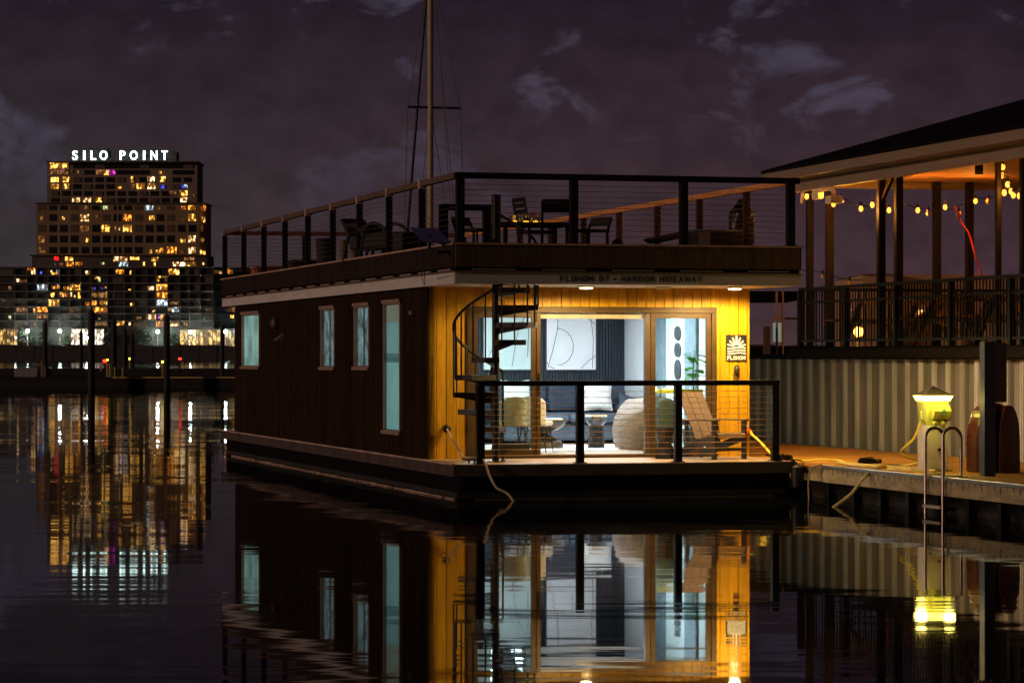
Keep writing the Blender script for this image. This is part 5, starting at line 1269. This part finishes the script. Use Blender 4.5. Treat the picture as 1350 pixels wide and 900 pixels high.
# ================================================================== DOCK (finger pier along the right side)
DU = 5.08; KZ = .477; WU = 8.30
VE = -12.0; VB = 40.0
dk = thing('pier', 'timber-topped pier with pale weathered edge beside the houseboat', 'pier', (DU+1.6, 0, 0), 'B')
mb = MB(); y = VE
while y < VB: mb.box(DU+.06, WU-.01, y+.003, y+.137, KZ-.04, KZ); y += .14
part('decking', mb, M_dock, dk)
VD0 = -.95
part('edge_beam', MB().box(DU, DU+.10, VE, VD0, KZ-.24, KZ-.045), M_conc, dk, bevel=.01)
part('edge_beam', MB().box(DU+.09, DU+.16, VD0+.001, VB, KZ-.24, KZ-.045), M_conc, dk)
part('edge_trim', MB().box(DU-.012, DU+.055, VE, VD0, KZ-.044, KZ+.006), M_alu, dk, bevel=.004)
part('support_frame', MB().box(DU+.1, WU+.3, VE, VB, .10, KZ-.041), M_hull, dk)
for i in range(15):
    v_ = -11.3 + i*.93
    part('pile', MB().box(DU+.02, DU+.12, v_-.06, v_+.06, -2, KZ-.241), M_hull, dk)
sk = MB()
rs = random.Random(4)
for i in range(14): v_ = -11.3 + i*.93; sk.box(DU+.14, DU+.17, v_+.05, v_+.88, -.05, .12+rs.random()*.11)
part('skirt_board', sk, mat('wet_boards', (.022, .018, .016), .3, 0, .6, 3), dk)
bt = MB()
for i in range(60):
    v_ = -11.6 + i*.18; bt.box(DU-.004, DU-.0005, v_-.006, v_+.006, KZ-.075-(.02 if i % 3 else .06), KZ-.05)
part('stain_streak', bt, mat('rust_mark', (.04, .025, .015), .9), dk)
# mooring rope heap and connector on dock
def ground_coil(U_, V_, z, r0, n, rr_, jitter, seed):
    rnd = random.Random(seed); pts = []
    for i in range(n*14):
        a = i/14*2*math.pi; r_ = r0*(1+.25*math.sin(i*.9)+rnd.uniform(-jitter, jitter)); pts.append((U_+r_*math.cos(a), V_+r_*1.6*math.sin(a), z+rr_+ rr_*1.1*(i/14) + .01*math.sin(i)))
    return pts
single('rope_coil', MB().tube(ground_coil(4.93, .12, DZ, .10, 4, .014, .18, 2), .013, 6), M_black, 'tangle of black lines on the porch corner by the dock', 'rope', (4.9, .12, DZ), 'B', smooth=True)
dv = -.95
cab = smooth_path([(DU+.35, -.6, KZ+.02), (DU+.25, -1.1, KZ+.03), (DU+.18, -2.0, KZ+.025), (DU+.55, -2.9, KZ+.02), (DU+.45, -3.8, KZ+.02), (DU+.20, -3.3, KZ+.02), (DU+.16, -2.9, KZ+.02)])
single('hose', MB().tube(cab, .016, 8), mat('pale_hose', (.62, .5, .16), .6), 'pale yellow hose lying along the pier edge', 'hose', tuple(cab[0]), 'B', smooth=True)
cn = thing('cable_connector', 'dark plug connector resting on the pier boards', 'connector', (DU+.62, -1.0, KZ), 'B')
part('body', MB().tube([(DU+.50, -1.05, KZ+.05), (DU+.60, -1.05, KZ+.06), (DU+.86, -1.0, KZ+.05)], [.035, .05, .03], 12), M_black, cn, True)
part('clip', MB().tube([(DU+.45, -1.1, KZ+.01), (DU+.5, -1.1, KZ+.1), (DU+.68, -1.1, KZ+.115), (DU+.8, -1.1, KZ+.05)], .009, 6), M_steel, cn)
# pedestal
PY = 38.0; pw_ = b2w(0, 0)  # position from pixel
def from_px(px, Y):
    x, y_ = wx(px, Y), Y; dx, dy = x-OX, y_-OY
    return dx*ux+dy*uy, dx*vx+dy*vy
PU, PVV = from_px(1230, 37.9)
def frustum(U_, V_, a, b, z0, z1):
    return MB().add([(U_-a, V_-a, z0), (U_+a, V_-a, z0), (U_+a, V_+a, z0), (U_-a, V_+a, z0), (U_-b, V_-b, z1), (U_+b, V_-b, z1), (U_+b, V_+b, z1), (U_-b, V_+b, z1)],
                    [(0,3,2,1),(4,5,6,7),(0,1,5,4),(1,2,6,5),(2,3,7,6),(3,0,4,7)])
zz = lambda py: bz(py, PU, PVV)
pd = thing('power_pedestal', 'white dock power pedestal with glowing yellow head and peaked cap', 'pedestal', (PU, PVV, KZ), 'B')
M_pw = mat('pedestal_white', (.62, .58, .56), .5, 0, .08); M_pt = mat('pedestal_head', (.42, .42, .10), .5, 0, .1)
PH = .155
part('column', frustum(PU, PVV, PH, PH, KZ+.02, zz(560)), M_pw, pd, bevel=.006)
part('base_flange', frustum(PU, PVV, PH+.04, PH+.04, KZ, KZ+.0195), M_alu, pd)
part('head', frustum(PU, PVV, PH*.92, PH*1.05, zz(559.5), zz(528.5)), M_pt, pd, bevel=.008)
part('lens', frustum(PU, PVV, PH*1.10, PH*1.30, zz(528), zz(521.5)), emit('pedestal_lamp', (1, .80, .12), 9, sample=False), pd)
part('cap', frustum(PU, PVV, PH*1.36, .004, zz(521.2), zz(508.5)), mat('cap_grey_brown', (.16, .13, .10), .6), pd)
fl_ = PVV-PH*1.05
hd = part('outlet_cover', MB().prism([(fl_-.10, zz(541)), (fl_-.02, zz(533)), (fl_+.01, zz(533)), (fl_+.01, zz(552)), (fl_-.03, zz(552))], PU-PH*.55, PU+PH*1.0, 'yz'), M_pt, pd, bevel=.006)
tri = MB(); cz_ = zz(541.5); c0 = PU+.04
tv = [(c0-.036, cz_-.024), (c0+.036, cz_-.024), (c0, cz_+.036)]
for q in range(3): a, b = tv[q], tv[(q+1) % 3]; tri.bar((a[0], fl_-.108, a[1]), (b[0], fl_-.108, b[1]), .009, .006, (0, 1, 0))
tri.bar((c0+.004, fl_-.108, cz_+.014), (c0-.006, fl_-.108, cz_-.006), .007, .006, (0, 1, 0)); tri.box(c0-.02, c0+.03, fl_-.109, fl_-.106, cz_-.040, cz_-.034)
part('warning_mark', tri, mat('green_ink', (.01, .12, .06), .6), hd)
for sx in (-1, 1): part('cable_hook', MB().tube([(PU+sx*PH*.9, fl_+.1, zz(556)), (PU+sx*(PH+.05), fl_+.06, zz(552)), (PU+sx*(PH+.06), fl_+.06, zz(541))], .012, 8), M_pt, pd)
part('outlet', MB().tube([(PU-.05, fl_+.03, zz(556)), (PU-.05, fl_-.05, zz(559))], .03, 12).tube([(PU+.07, fl_+.03, zz(556)), (PU+.07, fl_-.05, zz(559))], .03, 12), M_pt, pd)
part('lock', MB().tube([(PU+.02, PVV-PH-.02, zz(592)), (PU+.02, PVV-PH+.01, zz(592))], .022, 12), M_black, pd)
light('pedestal_light', 'POINT', pd, (PU-.30, PVV-.30, zz(527)), 12, (1, .80, .14), .08)
light('pedestal_light', 'POINT', pd, (PU+.05, PVV-.42, zz(526)), 7, (1, .80, .14), .08)
hz_ = smooth_path([(PU-PH-.04, PVV-.05, zz(556)), (PU-.27, PVV+.02, zz(578)), (PU-.42, PVV+.10, zz(597)), (DU+.72, PVV+.6, KZ+.10), (DU+.55, PVV+1.1, KZ+.02), (DU+.4, PVV+2.3, KZ+.02)])
single('power_cable', MB().tube(hz_, .017, 8), M_ropey, 'yellow cable drooping from the pedestal side to the pier', 'cable', tuple(hz_[0]), 'B', smooth=True)
def PW_(px, py, Y): U_, V_ = from_px(px, Y); return (U_, V_, wz(py, Y))
rp = smooth_path([PW_(1212, 619, 38.4), PW_(1190, 615, 38.7), PW_(1172, 613, 38.7), PW_(1152, 618.5, 38.4), PW_(1136, 633, 38.2), PW_(1122, 651, 38.1), PW_(1100, 668, 37.9), PW_(1092, 674, 37.8)])
single('mooring_rope', MB().tube(rp, .022, 8), M_rope, 'pale rope sloping from the pier edge down into the water', 'rope', tuple(rp[0]), 'B', smooth=True)
rp = smooth_path([(DU+.02, -.86, KZ+.02), (DU-.08, -.75, KZ-.05), (DU-.11, -.7, .25), (DU-.10, -.7, -.1)])
single('mooring_rope', MB().tube(rp, .013, 8), M_rope, 'thin rope hanging straight down between porch corner and pier', 'rope', tuple(rp[0]), 'B', smooth=True)
# ladder
LV = fV(1244, DU-.04); LV2 = fV(1221, DU-.04)
ld = thing('dock_ladder', 'stainless swim ladder with two looped handrails on the pier edge', 'ladder', (DU, LV, KZ), 'B')
for v_ in (LV, LV2):
    zt_ = bz(564, DU, v_); r_ = .125
    pts = [(DU-.05, v_, -1.0), (DU-.05, v_, zt_-r_)] + [(DU-.05+r_-r_*math.cos(a*math.pi/10), v_, zt_-r_+r_*math.sin(a*math.pi/10)) for a in range(1, 11)] + [(DU-.05+2*r_, v_, KZ+.01)]
    part('handrail', MB().tube(pts, .021, 12), mat('dull_steel', (.36, .30, .25), .32, 1, .2, 8), ld, True)
    part('foot_plate', MB().box(DU+.13, DU+.27, v_-.06, v_+.06, KZ+.001, KZ+.012), M_alu, ld)
for z in (.095, -.18): part('rung', MB().bar((DU-.05, min(LV, LV2), z), (DU-.05, max(LV, LV2), z), .08, .035), mat('rung_grey', (.30, .24, .18), .5), ld)
part('bracket', MB().box(DU-.03, DU+.2, LV-.035, LV+.035, KZ+.0125, KZ+.03).box(DU-.03, DU+.2, LV2-.035, LV2+.035, KZ+.0125, KZ+.03), M_alu, ld)
# black post with grey sign panel, and red cabinet
QU, QV = from_px(1302, 36.3)
bp = thing('steel_post', 'square black steel post with a grey board fixed beside it', 'post', (QU, QV, KZ), 'B')
zp = lambda py: bz(py, QU, QV)
part('post', MB().box(QU-.075, QU+.075, QV-.075, QV+.075, KZ, zp(450.5)), mat('blue_black_steel', (.035, .045, .055), .35, .3), bp, bevel=.004)
part('board', MB().box(QU+.078, QU+.26, QV-.02, QV+.01, zp(530), zp(453)), mat('grey_board', (.17, .15, .16), .6, 0, .1, 4), bp, bevel=.003)
QU2, QV2 = from_px(1313, 37.4)
rc = thing('kayak_locker', 'dark red rounded arch-shaped locker behind the black steel post', 'locker', (QU2, QV2, KZ), 'B')
zq = lambda py: bz(py, QU2, QV2)
def arch(w, h, z0, n=14):
    pts = [(-w, z0), (-w, z0+h*.38)]
    for i in range(1, n): a = math.pi*i/n; pts.append((-w*math.cos(a)**1 if False else -w*math.copysign(abs(math.cos(a))**.9, math.cos(a)), z0+h*.38+h*.62*math.sin(a)**.85))
    pts += [(w, z0+h*.38), (w, z0)]; return pts
M_redc = mat('dark_red_gloss', (.050, .004, .004), .3, 0, .15, 3, coat=.4)
hgt = zq(531)-KZ
def arch_prism(cu, w, h, v0, v1):
    pl_ = [(cu+x_, z_) for x_, z_ in arch(w, h, KZ+.001)]
    return MB().prism(pl_, v0, v1, 'xz')
part('body', arch_prism(QU2, .275, hgt, QV2-.02, QV2+.35), M_redc, rc, bevel=.03)
part('left_lobe', arch_prism(QU2-.17, .10, hgt*.93, QV2-.16, QV2-.021), M_redc, rc, bevel=.03)
part('right_lobe', arch_prism(QU2+.12, .15, hgt*.97, QV2-.18, QV2-.021), M_redc, rc, bevel=.03)

# ================================================================== CORRUGATED WALL AND UPPER TERRACE
WZ = 1.955
cw0, cw1 = -14.0, 34.0
crest = MB(); pan = MB(); y = cw0; per = .52
def sheet(mb, P):
    vs = []
    for yv, d in P: vs += [(WU+d, yv, KZ-.02), (WU+d, yv, WZ)]
    mb.add(vs, [(2*i, 2*i+1, 2*i+3, 2*i+2) for i in range(len(P)-1)])
while y < cw1:
    sheet(pan, [(y+.02, .085), (y+.10, .085), (y+.11, .078), (y+.19, .078), (y+.20, .085), (y+.30, .085), (y+.33, .03)])
    sheet(crest, [(y+.33, .03), (y+.345, 0), (y+.385, 0), (y+.392, .012), (y+.408, .012), (y+.415, 0), (y+.465, 0), (y+.48, .03)])
    sheet(pan, [(y+.48, .03), (y+.52, .085), (y+.541, .085)])
    y += per
cwall = thing('corrugated_wall', 'beige corrugated steel wall rising from the pier', 'wall', (WU, 5, KZ), 'B')
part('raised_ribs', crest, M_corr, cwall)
part('recessed_pans', pan, mat('shaded_corrugated_steel', (.19, .178, .155), .7, 0, .3, 2, stretch=(1, 1, .4)), cwall)  # shade between the ribs is put into the pan colour
part('backing', MB().box(WU+.09, WU+.3, cw0, cw1, -.5, WZ-.01), M_hull, cwall)
# end return of the wall, far side, plus next structure further left
ter = thing('terrace_deck', 'dark raised terrace floor above the corrugated wall', 'terrace', (WU+3, 3, WZ), 'B')
TZ = 2.17; TV1 = fV(1051, WU-.15)
part('slab', MB().box(WU-.18, WU+14, cw0, TV1+.3, WZ+.002, TZ), M_hull, ter)
part('beam', MB().box(WU-.24, WU-.181, cw0, TV1+.3, WZ+.03, TZ-.03), mat('brown_beam', (.010, .007, .005), .8, spec=.1), ter)
part('slab', MB().box(WU-.1, WU+14, TV1+.301, cw1, WZ+.002, WZ+.09), M_hull, ter)
RU = WU-.10; RTZ = 3.19
rl = thing('terrace_railing', 'black vertical-bar railing along the upper terrace edge', 'railing', (RU, 2, TZ), 'B')
part('top_rail', MB().box(RU-.03, RU+.03, cw0, TV1, RTZ-.05, RTZ), M_black, rl)
part('mid_rail', MB().box(RU-.02, RU+.02, cw0, TV1, RTZ-.28, RTZ-.24).box(RU-.02, RU+.02, cw0, TV1, TZ+.08, TZ+.12), M_black, rl)
mb = MB(); y = cw0
while y < TV1: mb.box(RU-.009, RU+.009, y-.009, y+.009, TZ+.12, RTZ-.05); y += .115
part('balusters', mb, M_black, rl)
y = TV1-.02
while y > cw0:
    part('post', MB().box(RU-.045, RU+.045, y-.045, y+.045, TZ, RTZ-.0501), M_black, rl); y -= 2.1
# railing returning away from camera at the far end
rl2 = thing('terrace_railing', 'black vertical-bar railing across the far end of the terrace', 'railing', (RU+3, TV1, TZ), 'B')
part('top_rail', MB().box(RU+.05, RU+12, TV1+.05, TV1+.11, RTZ-.05, RTZ), M_black, rl2)
mb = MB(); x = RU+.1
while x < RU+12: mb.box(x-.009, x+.009, TV1+.071, TV1+.089, TZ+.02, RTZ-.05); x += .115
part('balusters', mb, M_black, rl2)
# pavilion
EU = WU-.95; EV = TV1-.50; EZ = 5.02
pv = thing('pavilion', 'open hipped-roof pavilion with orange lit ceiling over the terrace', 'pavilion', (WU+4, 0, TZ), 'B')
PW = 13.0; Pv0 = -14.0
print('pavilion far corner px', TV1, EV)
M_ceil = mat('pavilion_ceiling', (.42, .19, .055), .6, 0, .35, 1.1, .15, stretch=(1, 5, 1))
part('ceiling', MB().box(EU+.31, EU+PW, Pv0, EV-.1, EZ-.02, EZ), M_ceil, pv)
M_eave = mat('eave_cream', (.19, .14, .095), .6, 0, .1, 2)
part('fascia', MB().box(EU-.02, EU+.0, Pv0, EV+.02, EZ-.05, EZ+.10).box(EU+.001, EU+PW, EV, EV+.02, EZ-.05, EZ+.10), M_eave, pv)
part('eave_beam', MB().box(EU+.30, EU+.42, Pv0, EV-.3, EZ-.24, EZ-.046).box(EU+.421, EU+PW, EV-.42, EV-.3, EZ-.14, EZ-.021), M_eave, pv)
part('soffit', MB().box(EU+.001, EU+.3, Pv0, EV-.001, EZ-.045, EZ-.02), M_eave, pv)
pit = .31; rh = 6.5
A0 = (EU-.04, EV+.04, EZ+.10); 
rv = [(EU-.04, Pv0, EZ+.10), A0, (EU+PW, EV+.04, EZ+.10), (EU+PW, Pv0, EZ+.10), (EU+rh, Pv0, EZ+.10+pit*rh), (EU+rh, EV-rh, EZ+.10+pit*rh)]
rb = [(x_, y_, z_+.05) for x_, y_, z_ in rv]
part('roof', MB().add(rv+rb, [(6,10,11,7),(7,11,8),(8,11,10,9),(0,1,5,4),(1,2,5),(2,3,4,5),(0,6,7,1),(1,7,8,2),(2,8,9,3)]), mat('black_shingles', (.006, .005, .005), .95, 0, .3, 5, .4, spec=.05), pv)
M_post = mat('brown_black_post', (.010, .0055, .003), .55, 0, .2, spec=.2)
def pav_post(px, U_, w, V_=None):
    if V_ is None: V_ = fV(px, U_)
    else: U_ = fU(px, V_)
    part('post', MB().box(U_-w/2, U_+w/2, V_-w/2, V_+w/2, TZ, EZ-.021), M_post, pv, bevel=.008)
    return U_, V_
for px, w in ((1067.5, .11), (1093.5, .12), (1161.5, .12), (1184.5, .12), (1316, .08), (1349.5, .10)):
    pav_post(px, RU+.25, w)
for px in (1235, 1278): pav_post(px, 0, .12, EV-.6)
br = MB(); Ux = RU+.25
for px, s_ in ((1161.5, -1),):
    v_ = fV(px, Ux); br.bar((Ux, v_-.06, EZ-.45), (Ux, v_-.55, EZ-.06), .05, .07)
part('knee_brace', br, M_post, pv)
# white conduit elbows under the eave
cd = MB(); V_ = fV(1075, EU+.5)
def CP(px, py, U_): v_ = fV(px, U_); return (U_, v_, bz(py, U_, v_))
cd.tube(smooth_path([CP(1064, 246, EU+.4), CP(1060, 249, EU+.4), CP(1058, 255, EU+.4), CP(1057, 268, EU+.4)]), .03, 8)
cd.tube(smooth_path([CP(1081, 252, EU+.4), CP(1090, 249, EU+.4), CP(1098, 251, EU+.4), CP(1099, 262, EU+.4)]), .035, 8)
c1_ = CP(1099, 264, EU+.4); cd.box(c1_[0]-.1, c1_[0]+.1, c1_[1]-.12, c1_[1]+.12, c1_[2]-.05, c1_[2]+.07)
c2_ = CP(1076, 253, EU+.4); cd.box(c2_[0]-.02, c2_[0]+.08, c2_[1]-.14, c2_[1]+.14, c2_[2]-.12, c2_[2]+.12)
part('conduit', cd, mat('cream_conduit', (.6, .5, .3), .5), pv, True)
# string lights
M_bulb = emit('bulb_glow', (1, .34, .035), 3.4); M_boff = glass('bulb_off', (.9, .6, .3), .15)
def strand(label, pts, Ubase, lit, cable_pts, energy=9, lamps=(), frame_fn=None):
    P3 = [frame_fn(*p_) for p_ in pts]
    t = thing('string_light', label, 'string lights', tuple(P3[0]), 'B', 'strings of warm bulbs under the pavilion')
    cp = smooth_path([frame_fn(*p_) for p_ in cable_pts], 6)
    part('cable', MB().tube(cp, .008, 5), M_black, t)
    for i, p_ in enumerate(P3):
        soc = MB().tube([(p_[0], p_[1], p_[2]+.11), (p_[0], p_[1], p_[2]+.04)], .022, 8)
        b_ = part('bulb', MB().lathe([(.012, p_[2]-.05), (.030, p_[2]-.03), (.036, p_[2]), (.026, p_[2]+.03), (.018, p_[2]+.045)], (p_[0], p_[1]), 12), M_bulb if lit[i] else mat('bulb_unlit', (.6, .3, .08), .2), t, True)
        part('socket', soc, M_black, b_)
        if lit[i] and i in lamps: light('bulb_light', 'POINT', t, (p_[0], p_[1], p_[2]), energy, (1, .38, .05), .04)
    return t
VS = EV-2.2
fA = lambda px, py, V_=None: (lambda v: (fU(px, v), v, bz(py, fU(px, v), v)))(V_ if V_ is not None else VS)
strand('long string of warm bulbs sagging across the pavilion middle', [(1135, 275), (1150, 270), (1172, 277), (1210, 277), (1246, 273), (1286, 265), (1109.5, 264.5), (1223.5, 281), (1265, 282), (1303, 265)], 0,
       [1,1,1,1,1,1,0,0,0,0], [(1095, 256), (1110, 261), (1135, 271), (1172, 273), (1195, 270), (1210, 274), (1246, 277), (1286, 262), (1303, 262), (1330, 252)], 200, (0, 2, 3, 5), fA)
fB = lambda px, py: CP(px, py, EU+1.2)
strand('tight cluster of warm bulbs at the pavilion corner post', [(1322, 220), (1320.5, 231), (1328.5, 243), (1324, 254), (1333, 252), (1336, 257), (1344, 258), (1349.5, 256)], 0, [1]*8,
       [(1318, 214), (1323, 217), (1321, 228), (1329, 240), (1333, 249), (1337, 254), (1345, 255), (1352, 250)], 130, (1, 4, 7), fB)
fC = lambda px, py: CP(px, py, EU+.6)
strand('pair of warm bulbs beside the white conduit elbows', [(1063.5, 259), (1098.8, 269)], 0, [1, 1], [(1058, 246), (1063, 255), (1080, 257), (1098, 264)], 260, (0, 1), fC)
fD = lambda px, py: (lambda v: (fU(px, v), v, bz(py, fU(px, v), v)))(TV1+1.5)
strand('dark strand with unlit bulbs low beyond the houseboat roof', [(1085, 364), (1120, 372.5)], 0, [0, 0], [(1045, 355), (1065, 357), (1085, 359), (1105, 366), (1120, 369), (1137, 369)], 0, (), fD)
# red rope
rr1 = fA(1259, 272); rr2 = fA(1278, 310); rr3 = fA(1298, 372)
single('red_rope', MB().tube(smooth_path([rr1, fA(1266, 292), rr2, fA(1288, 345), rr3]), .017, 8), mat('red_rope', (.85, .07, .03), .6), 'thin red rope slanting from the pavilion string lights to the railing', 'rope', rr3, 'B', smooth=True)
# speaker under eave
k1 = CP(1291, 218, EU+.7)
single('eave_speaker', MB().bar((k1[0], k1[1], k1[2]+.12), (k1[0]-.05, k1[1]-.1, k1[2]-.12), .12, .1), M_black, 'small dark speaker box tilted under the pavilion eave', 'speaker', k1, 'B')
# furniture on the terrace behind the railing
def picnic(U_, V_, rz, label):
    t = local_thing('picnic_table', label, 'table', U_, V_, TZ, rz, 'wooden picnic tables on the terrace')
    for k in range(4): part('board', MB().box(-.9, .9, -.36+k*.18, -.36+k*.18+.165, .72, .76), mat('picnic_wood', (.22, .12, .06), .7), t)
    for s_ in (-1, 1): part('bench', MB().box(-.9, .9, s_*.70-.13, s_*.70+.13, .43, .47), MATS['picnic_wood'], t)
    for x_ in (-.6, .6):
        for s_ in (-1, 1): part('leg', MB().bar((x_, s_*.25, .72), (x_, s_*.72, 0), .09, .04), MATS['picnic_wood'], t)
        part('crossbar', MB().box(x_-.02, x_+.02, -.7, .7, .38, .43), MATS['picnic_wood'], t)
for px, V_, rz, lb in ((1083, 6.5, 15, 'picnic table behind the railing nearest the houseboat'), (1170, 3.5, 20, 'picnic table behind the railing by the twin posts'), (1208, 2.0, 70, 'picnic table turned end-on behind the railing'), (1262, 1.2, 10, 'picnic table below the end of the red rope'), (1322, -.6, 15, 'picnic table at the right edge of the picture')):
    u_ = fU(px, V_)
    if u_ < RU+1.0: u_ = RU+1.2
    picnic(u_, V_, rz, lb)
# stair rising on the terrace
sx0, sV3 = fU(1195, 8.0), 8.0
sr = thing('timber_stair', 'timber stair flight seen through the terrace railing', 'stairs', (sx0, sV3, TZ), 'B')
part('stringer', MB().bar((sx0, sV3, TZ), (sx0+1.3, sV3, TZ+.95), .05, .2).bar((sx0, sV3+.8, TZ), (sx0+1.3, sV3+.8, TZ+.95), .05, .2), mat('stair_timber', (.28, .16, .08), .7), sr)
part('treads', MB().box(sx0+.1, sx0+.36, sV3, sV3+.8, TZ+.16, TZ+.2).box(sx0+.4, sx0+.66, sV3, sV3+.8, TZ+.36, TZ+.4).box(sx0+.7, sx0+.96, sV3, sV3+.8, TZ+.58, TZ+.62).box(sx0+1.0, sx0+1.26, sV3, sV3+.8, TZ+.8, TZ+.84), MATS['stair_timber'], sr)
# street lamp orange beyond
LY = 56.0
sl2 = thing('street_lamp', 'brilliant orange lamp glowing through the terrace railing', 'lamp', (wx(1132, LY), LY, 0), 'W')
part('pole', MB().tube([(wx(1132, LY), LY+.1, 0), (wx(1132, LY), LY+.1, wz(440, LY))], .05, 8), M_black, sl2)
part('lamp_head', MB().ball(W(1132, 437.3, LY), (.10, .10, .10), 1, 12, 8), emit('orange_lamp', (1, .32, .03), 14), sl2)
light('lamp_light', 'POINT', sl2, W(1132, 436, LY-.4), 160, (1, .45, .08), .1)
# low lit buildings beyond the terrace
YB = 95.0
bb = thing('low_building', 'beige flat-roofed building seen behind the terrace railing', 'building', (wx(1215, YB), YB+3, 0), 'W')
part('wall', MB().box(wx(1137, YB), wx(1182, YB), YB, YB+8, 0, wz(362.5, YB)).box(wx(1182.1, YB), wx(1420, YB), YB+.6, YB+8, 0, wz(361, YB)), mat('beige_render', (.36, .22, .11), .8, 0, .25, .5), bb)
part('roof_edge', MB().box(wx(1136.5, YB), wx(1182.5, YB), YB-.1, YB+8, wz(362.4, YB), wz(361, YB)), M_podium, bb)
light('wall_wash', 'POINT', sl2, W(1150, 420, 88), 120, (1, .5, .12), .2)
for i, (px, py, s_, k) in enumerate(((1121, 408, 3.5, 'w'), (1119, 424, 5, 'o'), (1089, 427, 2.5, 'r'), (1145.5, 411, 2.5, 'd'), (1149, 437, 2.5, 'w'), (1214, 410, 4, 'w'), (1216.5, 412, 6, 'o'), (1238.5, 430, 3, 'w'), (1240, 433, 4, 'd'), (1286, 447, 7, 'o'), (1290, 447.5, 2.5, 'w'), (1299, 389.5, 2, 'r'), (1165, 425, 4, 'd'), (1184,397,4,'d'), (1206, 393, 6, 'd'))):
    part('window', MB().box(wx(px-s_/2, YB), wx(px+s_/2, YB), YB-.05, YB+.5, wz(py+s_*.35, YB), wz(py-s_*.35, YB)), LIT[k], bb)
hk2 = fU(1003, 2.6)
single('fender', MB().lathe([(.02, .10), (.09, .14), (.10, .30), (.09, .42), (.02, .46)], (5.03, -.12), 14).tube([(5.03, -.12, .45), (5.0, -.02, DZ+.02)], .012, 6), M_black, 'black rubber fender hanging between porch corner and pier', 'fender', (5.03, -.12, .1), 'B', smooth=True)
# shed structure just right of the houseboat front
YQ = 66.0
sh = thing('dock_shed', 'open timber shelter frame between houseboat wall and terrace', 'shelter', (wx(1025, YQ), YQ, 0), 'W')
M_tim = mat('lit_timber', (.40, .20, .08), .7)
part('roof_slab', MB().box(wx(985, YQ), wx(1052, YQ), YQ-1, YQ+3, wz(396, YQ), wz(385, YQ)), M_hull, sh)
for px in (1018.3, 1026): part('post', MB().box(wx(px-1, YQ), wx(px+1, YQ), YQ-1.2, YQ-1.0, .5, wz(386, YQ)), M_tim, sh)
part('cross_rail', MB().box(wx(1015, YQ), wx(1050, YQ), YQ-.9, YQ-.8, wz(422, YQ), wz(419, YQ)), M_tim, sh)
part('floor_slab', MB().box(wx(985, YQ), wx(1052, YQ), YQ-1, YQ+3, 0, wz(457, YQ)), M_hull, sh)
part('rear_screen', MB().box(wx(1030, YQ), wx(1041, YQ), YQ+2, YQ+2.1, wz(450, YQ), wz(424, YQ)), emit('pale_screen', (.62, .80, .66), .22, .3, 1), sh)
part('cabinet', MB().box(wx(1001, YQ), wx(1009, YQ), YQ-1.3, YQ-1.01, .5, wz(431, YQ)), mat('brown_cabinet', (.10, .05, .03), .7), sh)
print('objects', len(bpy.data.objects))
for o in bpy.data.objects:
    if '_o' in o: del o['_o']
